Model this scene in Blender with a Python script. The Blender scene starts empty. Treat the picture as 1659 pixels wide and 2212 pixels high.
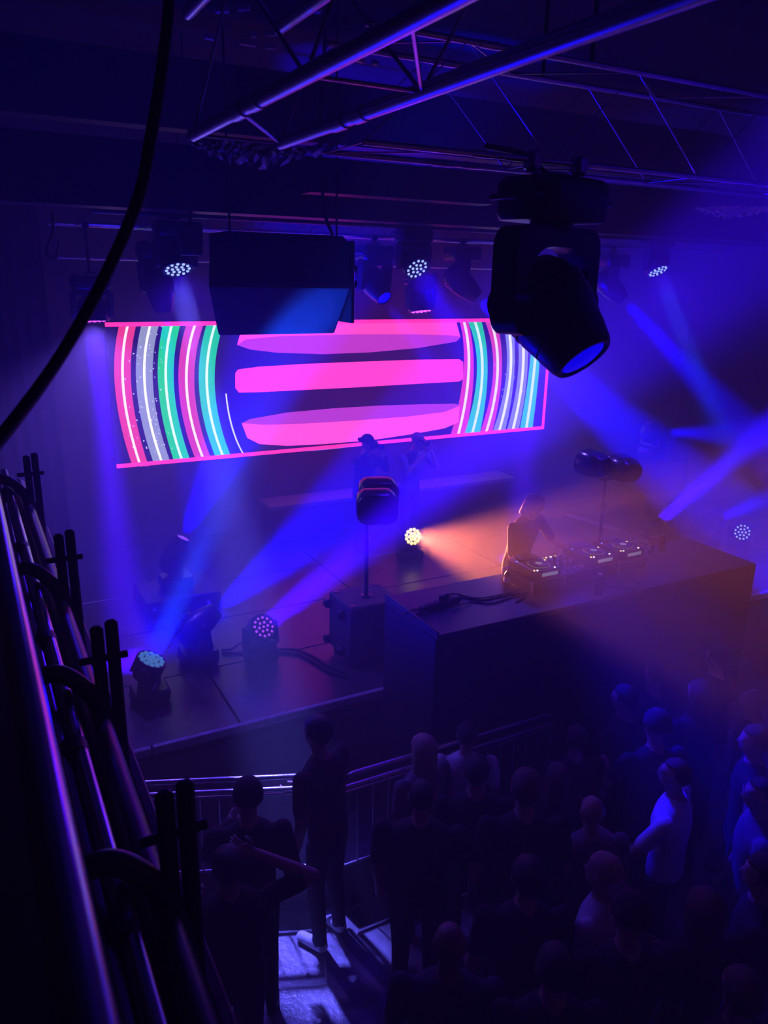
import bpy, bmesh, math, random
import numpy as np
from mathutils import Vector, Matrix, Quaternion, Euler

random.seed(7)
PI = math.pi
S = bpy.context.scene
C = S.collection

# ------------------------------------------------------------------ camera, world, exposure
CAM_H = 3.45
F_PX, YAW, PITCH, ROLL = 1689.2, 0.49471, 0.295478, 0.019692
CX, CY = 829.5, 1106.0
_F = Vector((math.sin(YAW)*math.cos(PITCH), math.cos(YAW)*math.cos(PITCH), -math.sin(PITCH)))
_R0 = Vector((math.cos(YAW), -math.sin(YAW), 0)); _U0 = _R0.cross(_F)
_R = math.cos(ROLL)*_R0 + math.sin(ROLL)*_U0
_U = -math.sin(ROLL)*_R0 + math.cos(ROLL)*_U0
EYE = Vector((0, 0, CAM_H))
cam = bpy.data.cameras.new('camera'); camo = bpy.data.objects.new('camera', cam); C.objects.link(camo)
camo.matrix_world = Matrix(((_R.x, _U.x, -_F.x, EYE.x), (_R.y, _U.y, -_F.y, EYE.y), (_R.z, _U.z, -_F.z, EYE.z), (0, 0, 0, 1)))
cam.sensor_fit = 'VERTICAL'; cam.sensor_height = 36.0; cam.lens = 36.0*F_PX/2212.0
cam.clip_start = 0.05; cam.clip_end = 100
cam.dof.use_dof = True; cam.dof.focus_distance = 7.0; cam.dof.aperture_fstop = 6.5
S.camera = camo
S.view_settings.view_transform = 'Standard'; S.view_settings.look = 'None'
S.view_settings.exposure = 0.0; S.view_settings.gamma = 1.0; S.view_settings.use_curve_mapping = False
w = bpy.data.worlds.new('world'); S.world = w; w.use_nodes = True
w.node_tree.nodes['Background'].inputs[0].default_value = (0.09, 0.02, 1.0, 1)
w.node_tree.nodes['Background'].inputs[1].default_value = 0.035
S.cycles.max_bounces = 5; S.cycles.diffuse_bounces = 2; S.cycles.glossy_bounces = 2
S.cycles.transmission_bounces = 3; S.cycles.transparent_max_bounces = 6; S.cycles.volume_bounces = 0
S.cycles.use_denoising = True; S.cycles.caustics_reflective = False; S.cycles.caustics_refractive = False
HAZE = 0.08
BEAM = 11.0      # power of the beam lamps
FILL = 1.6     # power of extra wide fill lamps added in some fixtures for ambient light

def ray(px, py):
    return (_R*((px-CX)/F_PX) - _U*((py-CY)/F_PX) + _F).normalized()
def PZ(px, py, z):
    d = ray(px, py); return EYE + d*((z-CAM_H)/d.z)
def PY(px, py, y):
    d = ray(px, py); return EYE + d*(y/d.y)
def PX(px, py, x):
    d = ray(px, py); return EYE + d*(x/d.x)
def PD(px, py, dist):
    return EYE + ray(px, py)*dist

# ------------------------------------------------------------------ materials
def lin(h):
    h = h.lstrip('#'); o = []
    for i in (0, 2, 4):
        c = int(h[i:i+2], 16)/255
        o.append(c/12.92 if c <= 0.04045 else ((c+0.055)/1.055)**2.4)
    return tuple(o)
def mat(name, col, rough=0.5, metal=0.0, var=0.25, scale=6.0, bump=0.0, spec=0.5):
    m = bpy.data.materials.new(name); m.use_nodes = True
    nt = m.node_tree; b = nt.nodes['Principled BSDF']
    tc = nt.nodes.new('ShaderNodeTexCoord'); n = nt.nodes.new('ShaderNodeTexNoise')
    n.inputs['Scale'].default_value = scale; n.inputs['Detail'].default_value = 3
    nt.links.new(tc.outputs['Object'], n.inputs['Vector'])
    r = nt.nodes.new('ShaderNodeValToRGB')
    r.color_ramp.elements[0].position = 0.3; r.color_ramp.elements[1].position = 0.7
    r.color_ramp.elements[0].color = tuple(c*(1-var) for c in col)+(1,)
    r.color_ramp.elements[1].color = tuple(min(1, c*(1+var)) for c in col)+(1,)
    nt.links.new(n.outputs['Fac'], r.inputs['Fac']); nt.links.new(r.outputs['Color'], b.inputs['Base Color'])
    b.inputs['Roughness'].default_value = rough; b.inputs['Metallic'].default_value = metal
    b.inputs['Specular IOR Level'].default_value = spec
    if bump:
        bp = nt.nodes.new('ShaderNodeBump'); bp.inputs['Strength'].default_value = bump
        bp.inputs['Distance'].default_value = 0.01
        n2 = nt.nodes.new('ShaderNodeTexNoise'); n2.inputs['Scale'].default_value = scale*6
        nt.links.new(tc.outputs['Object'], n2.inputs['Vector'])
        nt.links.new(n2.outputs['Fac'], bp.inputs['Height']); nt.links.new(bp.outputs['Normal'], b.inputs['Normal'])
    return m
def glow(name, col, k, sample=False):
    m = bpy.data.materials.new(name); m.use_nodes = True
    nt = m.node_tree; b = nt.nodes['Principled BSDF']
    b.inputs['Base Color'].default_value = (0.02, 0.02, 0.02, 1); b.inputs['Roughness'].default_value = 0.3
    b.inputs['Emission Color'].default_value = tuple(col)+(1,); b.inputs['Emission Strength'].default_value = k
    if not sample: m.cycles.emission_sampling = 'NONE'
    return m
M = dict(
    wall=mat('matt black stage paint', (0.05, 0.045, 0.05), 0.8, 0, 0.3, 1.5),
    sidewall=mat('dark side wall paint', (0.012, 0.011, 0.014), 0.9, 0, 0.3, 1.5),
    ceil=mat('black ceiling', (0.012, 0.011, 0.014), 0.95, 0, 0.4, 2),
    deck=mat('black stage ply', (0.045, 0.042, 0.045), 0.34, 0, 0.45, 9, 0.12),
    deckedge=mat('worn grey edge strip', (0.32, 0.30, 0.34), 0.6, 0, 0.3, 20, 0.1),
    floor=mat('scuffed dance floor', (0.30, 0.28, 0.31), 0.35, 0, 0.55, 5, 0.5),
    black=mat('black satin paint', (0.018, 0.018, 0.02), 0.5, 0, 0.2, 8),
    gloss=mat('black gloss plastic', (0.014, 0.014, 0.016), 0.22, 0, 0.2, 8),
    housing=mat('black fixture plastic', (0.02, 0.02, 0.023), 0.38, 0, 0.2, 12),
    table=mat('black bench laminate', (0.05, 0.048, 0.052), 0.42, 0, 0.3, 30, 0.15),
    alu=mat('bare aluminium tube', (0.62, 0.62, 0.65), 0.33, 1.0, 0.12, 20),
    steel=mat('galvanised barrier steel', (0.6, 0.6, 0.63), 0.36, 1.0, 0.15, 25),
    chrome=mat('polished rail steel', (0.5, 0.48, 0.5), 0.22, 1.0, 0.1, 12),
    darksteel=mat('dark painted steel', (0.03, 0.03, 0.033), 0.35, 0.2, 0.2, 14),
    rubber=mat('black cable rubber', (0.012, 0.012, 0.013), 0.55, 0, 0.2, 10),
    carpet=mat('black speaker texture paint', (0.05, 0.049, 0.053), 0.6, 0, 0.35, 40, 0.5),
    riser=mat('grey riser carpet', (0.20, 0.19, 0.21), 0.8, 0, 0.2, 20, 0.2),
    tape=mat('white gaffer tape', (0.75, 0.74, 0.72), 0.6, 0, 0.1, 20),
    cloth=mat('crumpled grey drape', (0.25, 0.25, 0.28), 0.8, 0, 0.3, 15, 0.3),
    wood=mat('pinkish oak edge', (0.30, 0.20, 0.19), 0.5, 0, 0.3, 12),
    glass=mat('dark bottle glass', (0.015, 0.012, 0.012), 0.1, 0, 0.1, 5),
    label=mat('pale bottle label', (0.6, 0.58, 0.55), 0.5, 0, 0.1, 5),
    skin=mat('warm skin', (0.48, 0.30, 0.23), 0.5, 0, 0.1, 10),
    skin2=mat('brown skin', (0.26, 0.15, 0.10), 0.5, 0, 0.1, 10),
    darkcloth=mat('black cotton', (0.022, 0.021, 0.024), 0.85, 0, 0.25, 14, 0.4),
    navycloth=mat('navy cotton', (0.04, 0.045, 0.08), 0.85, 0, 0.25, 14, 0.4),
    greycloth=mat('grey cotton', (0.16, 0.16, 0.18), 0.85, 0, 0.2, 14, 0.4),
    whitecloth=mat('white cotton', (0.72, 0.72, 0.74), 0.8, 0, 0.08, 14, 0.4),
    denim=mat('dark denim', (0.035, 0.04, 0.06), 0.85, 0, 0.25, 14, 0.3),
    brownhair=mat('brown hair', (0.10, 0.06, 0.04), 0.45, 0, 0.4, 40, 0.6),
    blackhair=mat('black hair', (0.015, 0.013, 0.012), 0.4, 0, 0.4, 40, 0.6),
    fairhair=mat('fair hair', (0.50, 0.38, 0.24), 0.45, 0, 0.3, 40, 0.6),
    redcap=mat('faded red cap cotton', (0.45, 0.12, 0.16), 0.8, 0, 0.15, 20, 0.2),
    shoe=mat('white trainer leather', (0.75, 0.75, 0.76), 0.5, 0, 0.1, 20),
    eye=mat('eye white', (0.6, 0.6, 0.6), 0.2, 0, 0.1, 10),
    duct=mat('foil duct', (0.55, 0.52, 0.56), 0.35, 1.0, 0.2, 10, 0.4),
)

# thin cloth lets some light through
_nt = M['cloth'].node_tree; _tb = _nt.nodes.new('ShaderNodeBsdfTranslucent'); _mx = _nt.nodes.new('ShaderNodeMixShader')
_tb.inputs['Color'].default_value = (0.8, 0.8, 0.85, 1); _mx.inputs[0].default_value = 0.75
_nt.links.new(_nt.nodes['Principled BSDF'].outputs[0], _mx.inputs[1]); _nt.links.new(_tb.outputs[0], _mx.inputs[2])
_nt.links.new(_mx.outputs[0], _nt.nodes['Material Output'].inputs['Surface'])

# ------------------------------------------------------------------ mesh helpers
def frame(d, up=Vector((0, 0, 1))):
    d = d.normalized()
    if abs(d.dot(up)) > 0.999: up = Vector((0, 1, 0))
    x = d.cross(up).normalized(); y = x.cross(d)
    return x, y
class MB:
    def __init__(s): s.v = []; s.f = []; s.m = []; s.cm = 0
    def add(s, vs, fs):
        o = len(s.v); s.v += [tuple(v) for v in vs]
        for f in fs: s.f.append([i+o for i in f]); s.m.append(s.cm)
        return s
    def box(s, c, d, rot=None, bev=0.0):
        c = Vector(c); hx, hy, hz = d[0]/2, d[1]/2, d[2]/2
        b = min(bev, hx*.98, hy*.98, hz*.98)
        R = rot.to_matrix() if hasattr(rot, 'to_matrix') else (rot or Matrix.Identity(3))
        if b <= 0:
            vs = [c+R@Vector((x*hx, y*hy, z*hz)) for x in (-1, 1) for y in (-1, 1) for z in (-1, 1)]
            return s.add(vs, [(0, 1, 3, 2), (4, 6, 7, 5), (0, 4, 5, 1), (2, 3, 7, 6), (0, 2, 6, 4), (1, 5, 7, 3)])
        vs = []; idx = {}
        for x in (-1, 1):
            for y in (-1, 1):
                for z in (-1, 1):
                    for a in range(3):
                        h = [hx-b, hy-b, hz-b]; h[a] = (hx, hy, hz)[a]
                        idx[(x, y, z, a)] = len(vs); vs.append(c+R@Vector((x*h[0], y*h[1], z*h[2])))
        fs = []
        for a in range(3):
            o = [i for i in range(3) if i != a]
            for sg in (-1, 1):
                q = []
                for (p, r) in ((-1, -1), (1, -1), (1, 1), (-1, 1)):
                    k = [0, 0, 0]; k[a] = sg; k[o[0]] = p; k[o[1]] = r; q.append(idx[(*k, a)])
                fs.append(q)
        for a in range(3):
            o = [i for i in range(3) if i != a]
            for p in (-1, 1):
                for r in (-1, 1):
                    k0 = [0, 0, 0]; k0[o[0]] = p; k0[o[1]] = r
                    k1 = list(k0); k0[a] = -1; k1[a] = 1
                    fs.append((idx[(*k0, o[0])], idx[(*k1, o[0])], idx[(*k1, o[1])], idx[(*k0, o[1])]))
        for x in (-1, 1):
            for y in (-1, 1):
                for z in (-1, 1): fs.append([idx[(x, y, z, a)] for a in range(3)])
        return s.add(vs, fs)
    def cyl(s, p0, p1, r0, r1=None, n=12, cap=True):
        p0, p1 = Vector(p0), Vector(p1); r1 = r0 if r1 is None else r1
        x, y = frame(p1-p0); vs = []
        for p, r in ((p0, r0), (p1, r1)):
            for i in range(n):
                a = 2*PI*i/n; vs.append(p+(x*math.cos(a)+y*math.sin(a))*r)
        fs = [(i, (i+1) % n, n+(i+1) % n, n+i) for i in range(n)]
        if cap: fs += [list(range(n))[::-1], list(range(n, 2*n))]
        return s.add(vs, fs)
    def tube(s, pts, r, n=8, cap=True):
        pts = [Vector(p) for p in pts]; vs = []; fs = []
        rs = r if isinstance(r, (list, tuple)) else [r]*len(pts)
        d = (pts[1]-pts[0]).normalized(); x, y = frame(d)
        for k, p in enumerate(pts):
            t = (pts[min(k+1, len(pts)-1)]-pts[max(k-1, 0)]).normalized()
            x = (x-t*x.dot(t)).normalized(); y = t.cross(x)
            for i in range(n):
                a = 2*PI*i/n; vs.append(p+(x*math.cos(a)+y*math.sin(a))*rs[k])
        for k in range(len(pts)-1):
            for i in range(n):
                j = (i+1) % n; fs.append((k*n+i, k*n+j, (k+1)*n+j, (k+1)*n+i))
        if cap: fs += [list(range(n))[::-1], [(len(pts)-1)*n+i for i in range(n)]]
        return s.add(vs, fs)
    def lathe(s, prof, o=(0, 0, 0), R=None, n=24):
        o = Vector(o); R = R or Matrix.Identity(3); vs = []; fs = []; rings = []
        for r, z in prof:
            if r < 1e-6: rings.append([len(vs)]); vs.append(o+R@Vector((0, 0, z)))
            else:
                rings.append(list(range(len(vs), len(vs)+n)))
                vs += [o+R@Vector((r*math.cos(2*PI*i/n), r*math.sin(2*PI*i/n), z)) for i in range(n)]
        for a, b in zip(rings, rings[1:]):
            for i in range(n):
                j = (i+1) % n
                if len(a) == 1 and len(b) == 1: continue
                if len(a) == 1: fs.append((a[0], b[j], b[i]))
                elif len(b) == 1: fs.append((a[i], a[j], b[0]))
                else: fs.append((a[i], a[j], b[j], b[i]))
        return s.add(vs, fs)
    def ell(s, c, r, R=None, n=14, m=9):
        c = Vector(c); R = R or Matrix.Identity(3)
        vs = [c+R@Vector((0, 0, -r[2]))]; fs = []
        for k in range(1, m):
            t = -PI/2+PI*k/m
            for i in range(n):
                a = 2*PI*i/n
                vs.append(c+R@Vector((r[0]*math.cos(t)*math.cos(a), r[1]*math.cos(t)*math.sin(a), r[2]*math.sin(t))))
        vs.append(c+R@Vector((0, 0, r[2]))); L = len(vs)-1
        for i in range(n):
            j = (i+1) % n
            fs.append((0, 1+j, 1+i)); fs.append((L, L-n+i, L-n+j))
            for k in range(m-2): fs.append((1+k*n+i, 1+k*n+j, 1+(k+1)*n+j, 1+(k+1)*n+i))
        return s.add(vs, fs)
    def prism(s, poly, off):
        n = len(poly); off = Vector(off); p = [Vector(q) for q in poly]
        return s.add(p+[q+off for q in p], [list(range(n))[::-1], list(range(n, 2*n))]+[(i, (i+1) % n, n+(i+1) % n, n+i) for i in range(n)])
    def mesh(s, name, mats, smooth=True, ang=40):
        me = bpy.data.meshes.new(name); me.from_pydata(s.v, [], s.f)
        bm = bmesh.new(); bm.from_mesh(me); bmesh.ops.recalc_face_normals(bm, faces=bm.faces)
        if smooth:
            for f in bm.faces: f.smooth = True
            for e in bm.edges:
                if len(e.link_faces) == 2 and e.calc_face_angle(0) > math.radians(ang): e.smooth = False
        bm.to_mesh(me); bm.free()
        mats = mats if isinstance(mats, (list, tuple)) else [mats]
        for q in mats: me.materials.append(M[q] if isinstance(q, str) else q)
        if len(mats) > 1: me.polygons.foreach_set('material_index', s.m)
        return me
    def build(s, name, mats, parent=None, smooth=True, ang=40):
        return link(name, s.mesh(name, mats, smooth, ang), parent)
def link(name, me, parent=None):
    o = bpy.data.objects.new(name, me); C.objects.link(o)
    if parent: o.parent = parent
    return o
def tag(o, label, cat, group=None):
    o['label'] = label; o['category'] = cat
    if group: o['group'] = group
    return o
def thing(name, loc, label, cat, rz=0, group=None):
    o = bpy.data.objects.new(name, None); C.objects.link(o); o.location = loc; o.rotation_euler = (0, 0, rz)
    o.empty_display_size = 0.1
    return tag(o, label, cat, group)
def struct(o): o['kind'] = 'structure'; return o
def bez(pts, n=24):
    pts = [Vector(p) for p in pts]; out = []
    P = [pts[0]*2-pts[1]]+pts+[pts[-1]*2-pts[-2]]; seg = max(2, n//(len(pts)-1))
    for k in range(1, len(P)-2):
        a, b, c, d = P[k-1], P[k], P[k+1], P[k+2]
        for i in range(seg):
            t = i/seg
            out.append(0.5*((2*b)+(c-a)*t+(2*a-5*b+4*c-d)*t*t+(3*b-a-3*c+d)*t**3))
    out.append(pts[-1]); return out
def spot(parent, loc, quat, power, col, size, blend, radius):
    l = bpy.data.lights.new('beam', 'SPOT'); l.energy = power*BEAM; l.color = col
    l.spot_size = math.radians(size); l.spot_blend = blend; l.shadow_soft_size = radius
    o = bpy.data.objects.new('beam', l); C.objects.link(o); o.parent = parent
    o.location = loc; o.rotation_mode = 'QUATERNION'; o.rotation_quaternion = quat; o.visible_camera = False
    return o

# ------------------------------------------------------------------ structure
FZ = -1.15           # dance floor, the stage floor is z = 0
YB = 10.0            # back wall
def slab(name, x0, x1, y0, y1, z0, z1, m, parent=None):
    o = MB().box(((x0+x1)/2, (y0+y1)/2, (z0+z1)/2), (x1-x0, y1-y0, z1-z0)).build(name, m, parent, False)
    return struct(o) if parent is None else o
slab('floor', -1.5, 11.5, -1.5, 5.28, FZ-0.1, FZ, 'floor')
slab('wall_back', -0.9, 11.5, YB+0.02, YB+0.2, 0.0, 5.3, 'wall')
slab('wall_left', -0.9, -0.75, -1.5, YB+0.02, FZ, 5.3, 'sidewall')
slab('wall_right', 11.5, 11.7, -1.5, YB+0.2, FZ, 5.3, 'sidewall')
slab('ceiling', -0.9, 11.7, -1.5, YB+0.2, 5.3, 5.45, 'ceil')
stage = struct(MB().box((5.37, 7.65, -0.62), (12.2, 4.69, 1.04)).build('stage', 'black', None, False))
# stage deck laid as panels with open joints
pm = {}
xs = [-0.74, 0.22, 1.62, 3.62, 5.62, 7.62, 9.62, 11.48]; ys = [5.34, 6.34, 7.34, 8.34, 9.34, 9.99]
for i in range(len(xs)-1):
    for j in range(len(ys)-1):
        key = (round(xs[i+1]-xs[i], 2), round(ys[j+1]-ys[j], 2))
        if key not in pm:
            pm[key] = MB().box((0, 0, -0.05), (key[0]-0.012, key[1]-0.012, 0.1), None, 0.006).mesh('deck_panel', 'deck', False)
        o = link('deck_panel', pm[key], stage)
        o.location = ((xs[i]+xs[i+1])/2, (ys[j]+ys[j+1])/2, random.uniform(-0.004, 0))
for k in range(-1, 5):
    MB().box((1.98+2.12*k, 5.325, -0.03), (2.105, 0.05, 0.07), None, 0.008).build('edge_strip', 'deckedge', stage)
for k in range(-1, 5):
    MB().box((1.98+2.12*k, 5.29, -0.63), (2.10, 0.03, 1.03), None, 0.005).build('fascia_panel', 'black', stage)
# header beam across the front of the stage
struct(MB().box((5.37, 6.15, 4.08), (12.2, 0.28, 0.44)).build('trim_1', 'black', None, False))
struct(MB().box((5.37, 6.75, 4.75), (12.2, 0.2, 0.5)).build('trim_2', 'black', None, False))
# balcony edge and slab under the camera
bal = struct(MB().box((-0.23, 1.7, 1.75), (1.06, 6.4, 0.34)).build('balcony', 'black', None, False))
MB().box((0.325, 1.7, 1.94), (0.035, 6.4, 0.03), None, 0.006).build('edge_trim', 'wood', bal)

# haze that fills the hall and shows the beams
hz = MB().box((5.375, 4.22, 2.08), (12.4, 11.68, 6.6)).build('haze', [], None, False)
hm = bpy.data.materials.new('stage haze'); hm.use_nodes = True
nt = hm.node_tree; nt.nodes.remove(nt.nodes['Principled BSDF'])
vs = nt.nodes.new('ShaderNodeVolumeScatter'); vs.inputs['Density'].default_value = HAZE
vs.inputs['Color'].default_value = (1, 1, 1, 1); vs.inputs['Anisotropy'].default_value = 0.0
nt.links.new(vs.outputs[0], nt.nodes['Material Output'].inputs['Volume'])
hz.data.materials.append(hm); hz['kind'] = 'stuff'
tag(hz, 'thin theatrical haze hanging through the whole hall', 'haze')

# black leg drape masking the left wing
dr = thing('leg_drape', (0, 8.3, 0), 'tall black drape masking the left side of the stage', 'drape')
vs_ = []; n_ = 120
for i in range(n_+1):
    x = -0.74+1.53*i/n_; y = 0.035*math.sin(i*0.62)+0.02*math.sin(i*0.23+1)
    vs_ += [(x, y, 0.01), (x+0.004*math.sin(i), y*0.8, 2.0), (x, y*0.6, 4.6)]
fs_ = [(3*i+j, 3*i+3+j, 3*i+4+j, 3*i+1+j) for i in range(n_) for j in range(2)]
o = MB().add(vs_, fs_).build('drape_cloth', 'black', dr); so = o.modifiers.new('s', 'SOLIDIFY'); so.thickness = 0.006
MB().cyl((-0.74, 0, 4.61), (0.8, 0, 4.61), 0.02, n=10).build('drape_bar', 'darksteel', dr)
MB().cyl((0.2, 0, 4.6), (0.2, 0, 5.3), 0.012, n=8).build('bar_hanger', 'darksteel', dr)

# ------------------------------------------------------------------ LED screen
SY = 9.93
def scr(p, lift=0.0): q = PY(p[0], p[1], SY); return Vector((q.x, SY-lift, q.z))
sc_t = thing('led_screen', (0, 0, 0), 'wide glowing video wall showing pink discs between striped arcs', 'screen')
tl, tr, br, bl = scr((219, 697)), scr((1189, 686)), scr((1178, 922)), scr((259, 1016))
x0, x1, z0, z1 = (tl.x+bl.x)/2, (tr.x+br.x)/2, (bl.z+br.z)/2, (tl.z+tr.z)/2
MB().box(((x0+x1)/2, SY+0.035, (z0+z1)/2), (x1-x0+0.02, 0.06, z1-z0+0.02), None, 0.01).build('cabinet', 'black', sc_t)
SK = 2.2
GM = {}
def gm(h, k=1.0):
    c = lin(h)
    if h[:2] == 'ff' and h[2:4] not in ('f0', 'ff'): c = (c[0]*1.6, c[1], c[2]*1.05)   # LED walls show pinks brighter than white paint
    if (h, k) not in GM: GM[(h, k)] = glow('screen '+h, c, SK*k, True)
    return GM[(h, k)]
def flat(name, pts, m, lift):
    mb = MB(); n = len(pts)
    mb.prism([scr(p, lift) for p in pts], (0, 0.003, 0)); return mb.build(name, m, sc_t, False)
def rect(name, xa, xb, za, zb, m, lift):
    return MB().box(((xa+xb)/2, SY-lift, (za+zb)/2), (xb-xa, 0.003, zb-za)).build(name, m, sc_t, False)
rect('picture', x0, x1, z0, z1, gm('15093f'), 0.002)
bw = 0.05
rect('picture_border', x0, x1, z1-bw, z1, gm('ff3aa8'), 0.012)
rect('picture_border', x0, x1, z0, z0+bw, gm('ff3aa8'), 0.012)
rect('picture_border', x1-bw, x1, z0+bw, z1-bw, gm('ff3aa8'), 0.012)
def quad(p0, p1, p2, t):
    # parabola through three points at t = 0, .5, 1
    a = 2*(t-0.5)*(t-1); b = -4*t*(t-1); c = 2*t*(t-0.5)
    return (a*p0[0]+b*p1[0]+c*p2[0], a*p0[1]+b*p1[1]+c*p2[1])
def band(name, L, Rr, m, lift, n=16, t0=0.0, t1=1.0):
    ts = [t0+(t1-t0)*i/n for i in range(n+1)]
    lp = [quad(*L, t) for t in ts]; rp = [quad(*Rr, t) for t in ts]
    mb = MB(); vs = [scr(p, lift) for p in lp]+[scr(p, lift) for p in rp]
    vs += [v+Vector((0, 0.003, 0)) for v in vs]; k = n+1
    fs = []
    for i in range(n):
        fs.append((i, i+1, k+i+1, k+i)); fs.append((2*k+i, 3*k+i, 3*k+i+1, 2*k+i+1))
    mb.add(vs, fs); return mb.build(name, m, sc_t, False)
def A(x, y): return (x/2, 440+y/2)
def B(x, y): return (830+x/2, 440+y/2)
top, bot = 519, 1105
def arcs(Fn, rows, yt, ym):
    for (l0, r0, l1, r1, l2, r2, yb, col, core) in rows:
        o = [Fn(l0, yt), Fn(l1, ym), Fn(l2, yb)]; i = [Fn(r0, yt), Fn(r1, ym), Fn(r2, yb)]
        band('light_arc', o, i, gm(col), 0.004)
        c = [Fn((l0+r0)/2, yt), Fn((l1+r1)/2, ym), Fn((l2+r2)/2, yb)]
        wd = 5.5
        band('white_core', [(p[0]-wd/2, p[1]) for p in c], [(p[0]+wd/2, p[1]) for p in c], gm(core), 0.007)
arcs(A, [(516, 590, 497, 568, 572, 642, 1134, 'e83a78', 'fff0ff'), (612, 688, 590, 662, 664, 738, 1122, '8f95b0', 'ffffff'),
         (705, 780, 684, 752, 752, 824, 1114, '06cf62', 'e6fff2'), (806, 880, 772, 840, 845, 914, 1106, 'd63a9a', 'fff0ff'),
         (893, 966, 860, 928, 932, 1000, 1098, '04c98c', 'e6fff2')], 519, 800)
arcs(B, [(322, 358, 342, 386, 286, 350, 1000, 'e83a88', 'fff0ff'), (356, 416, 400, 446, 346, 412, 992, '06cf62', 'e6fff2'),
         (430, 482, 470, 508, 414, 466, 985, 'e0408c', 'fff0ff'), (506, 550, 528, 562, 470, 522, 980, '8a8ec2', 'ffffff'),
         (566, 610, 578, 618, 530, 580, 975, '8a8ec2', 'ffffff'), (640, 680, 625, 668, 586, 640, 968, '0ad070', 'e6fff2')], 497, 720)
band('white_core', [A(973, 820), A(1000, 970), A(1052, 1088)], [A(979, 820), A(1007, 970), A(1058, 1088)], gm('e8e4ff'), 0.006)
# dark gaps tinted blue between arcs, left half
band('light_arc', [A(972, 519), A(936, 800), A(1004, 1094)], [A(1030, 519), A(1010, 800), A(1046, 1088)], gm('180a78'), 0.003)
def disc(name, pts, col, lift): flat(name, pts, gm(col), lift)
disc('pink_disc_underside', [(512, 745), (530, 733), (600, 726), (760, 722), (900, 722), (975, 724), (994, 729), (985, 738), (900, 752), (800, 761), (700, 765), (600, 762), (540, 755)], 'c23cc0', 0.005)
disc('pink_disc_side', [(524, 702), (760, 694), (984, 690), (994, 728), (975, 724), (900, 722), (760, 722), (600, 726), (530, 733), (512, 745)], 'ff50b8', 0.006)
disc('pink_disc_side', [(508, 806), (514, 798), (560, 792), (660, 786), (760, 782), (900, 777), (992, 776), (1000, 782), (1000, 818), (992, 824), (900, 829), (760, 837), (660, 842), (560, 847), (516, 848), (508, 838)], 'ff48c8', 0.006)
disc('pink_disc_top', [(522, 914), (540, 905), (620, 891), (720, 882), (820, 876), (920, 873), (985, 872), (992, 877), (960, 890), (880, 900), (760, 909), (660, 915), (570, 918)], 'b83cc8', 0.005)
disc('pink_disc_side', [(522, 914), (570, 918), (660, 915), (760, 909), (880, 900), (960, 890), (992, 877), (990, 912), (960, 925), (900, 936), (800, 951), (700, 959), (620, 963), (560, 959), (534, 946)], 'ff58d2', 0.006)
disc('light_arc', [(560, 978), (700, 968), (870, 950), (870, 953), (700, 972), (560, 981)], '7a5ad8', 0.005)
# sparkling dots scattered over the grey arcs
mb = MB(); rr = random.Random(3)
for k in range(130):
    fn, (l0, l1, l2), yt, ym, yb = (A, (640, 615, 690), 519, 800, 1120) if k < 90 else (B, (570, 570, 530), 520, 720, 975)
    t = rr.random(); q = quad(fn(l0, yt), fn(l1, ym), fn(l2, yb), t)
    p = scr((q[0]+rr.gauss(0, 22), q[1]), 0.01); s = rr.uniform(0.008, 0.015)
    if x0+.02 < p.x < x1-.06: mb.box(p, (s, 0.004, s))
o = mb.build('sparkle_dots', gm('d8d8ff'), sc_t, False); o['kind'] = 'stuff'

# pale riser along the foot of the wall
rs = thing('bench_riser', (0, 0, 0), 'long pale grey topped riser along the wall below the screen', 'riser')
MB().box((5.33, 9.55, 0.47), (3.98, 0.46, 0.06), None, 0.01).build('top', 'riser', rs)
MB().box((5.33, 9.57, 0.22), (3.9, 0.40, 0.44)).build('body', 'black', rs, False)

# ------------------------------------------------------------------ moving head lights
def rbox_profile(w, d, r, n=4):
    out = []
    for cx, cy, a0 in ((w/2-r, d/2-r, 0), (-w/2+r, d/2-r, 90), (-w/2+r, -d/2+r, 180), (w/2-r, -d/2+r, 270)):
        for i in range(n+1):
            a = math.radians(a0+90*i/n); out.append((cx+r*math.cos(a), cy+r*math.sin(a)))
    return out
def rounded(mb, w, d, h, z0, r, top=0.0):
    pr = rbox_profile(w, d, r); n = len(pr); vs = []; fs = []
    levels = [(z0, 1-top*.6), (z0+h*.15, 1), (z0+h*.85, 1), (z0+h, 1-top)]
    for z, s in levels: vs += [(x*s, y*s, z) for x, y in pr]
    for k in range(3): fs += [(k*n+i, k*n+(i+1) % n, (k+1)*n+(i+1) % n, (k+1)*n+i) for i in range(n)]
    fs += [list(range(n))[::-1], list(range(3*n, 4*n))]
    mb.add(vs, fs)
def arm_mesh(mb, x, thick, depth, z0, z1, taper=0.6):
    # a yoke arm: tall plate with a rounded tip, depth along y
    prof = [(-depth/2, z0), (depth/2, z0)]
    rt = depth/2*taper; zc = z1-rt
    for i in range(9):
        a = PI*i/8; prof.append((rt*math.cos(a), zc+rt*math.sin(a)))
    mb.prism([(x-thick/2, y, z) for y, z in prof], (thick, 0, 0))
WASH = dict(HY=0.30)
_b = MB(); rounded(_b, 0.30, 0.24, 0.11, 0.012, 0.04, 0.1)
for sx in (-1, 1): _b.box((sx*0.155, 0, 0.06), (0.02, 0.12, 0.03), None, 0.006)
for sx in (-1, 1):
    for sy in (-1, 1): _b.cyl((sx*0.11, sy*0.08, 0), (sx*0.11, sy*0.08, 0.014), 0.018, n=10)
WASH['base'] = _b.mesh('base', 'housing')
_b = MB(); rounded(_b, 0.31, 0.13, 0.05, 0.12, 0.03, 0.1); _b.cyl((0, 0, 0.11), (0, 0, 0.13), 0.06, n=18)
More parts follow.
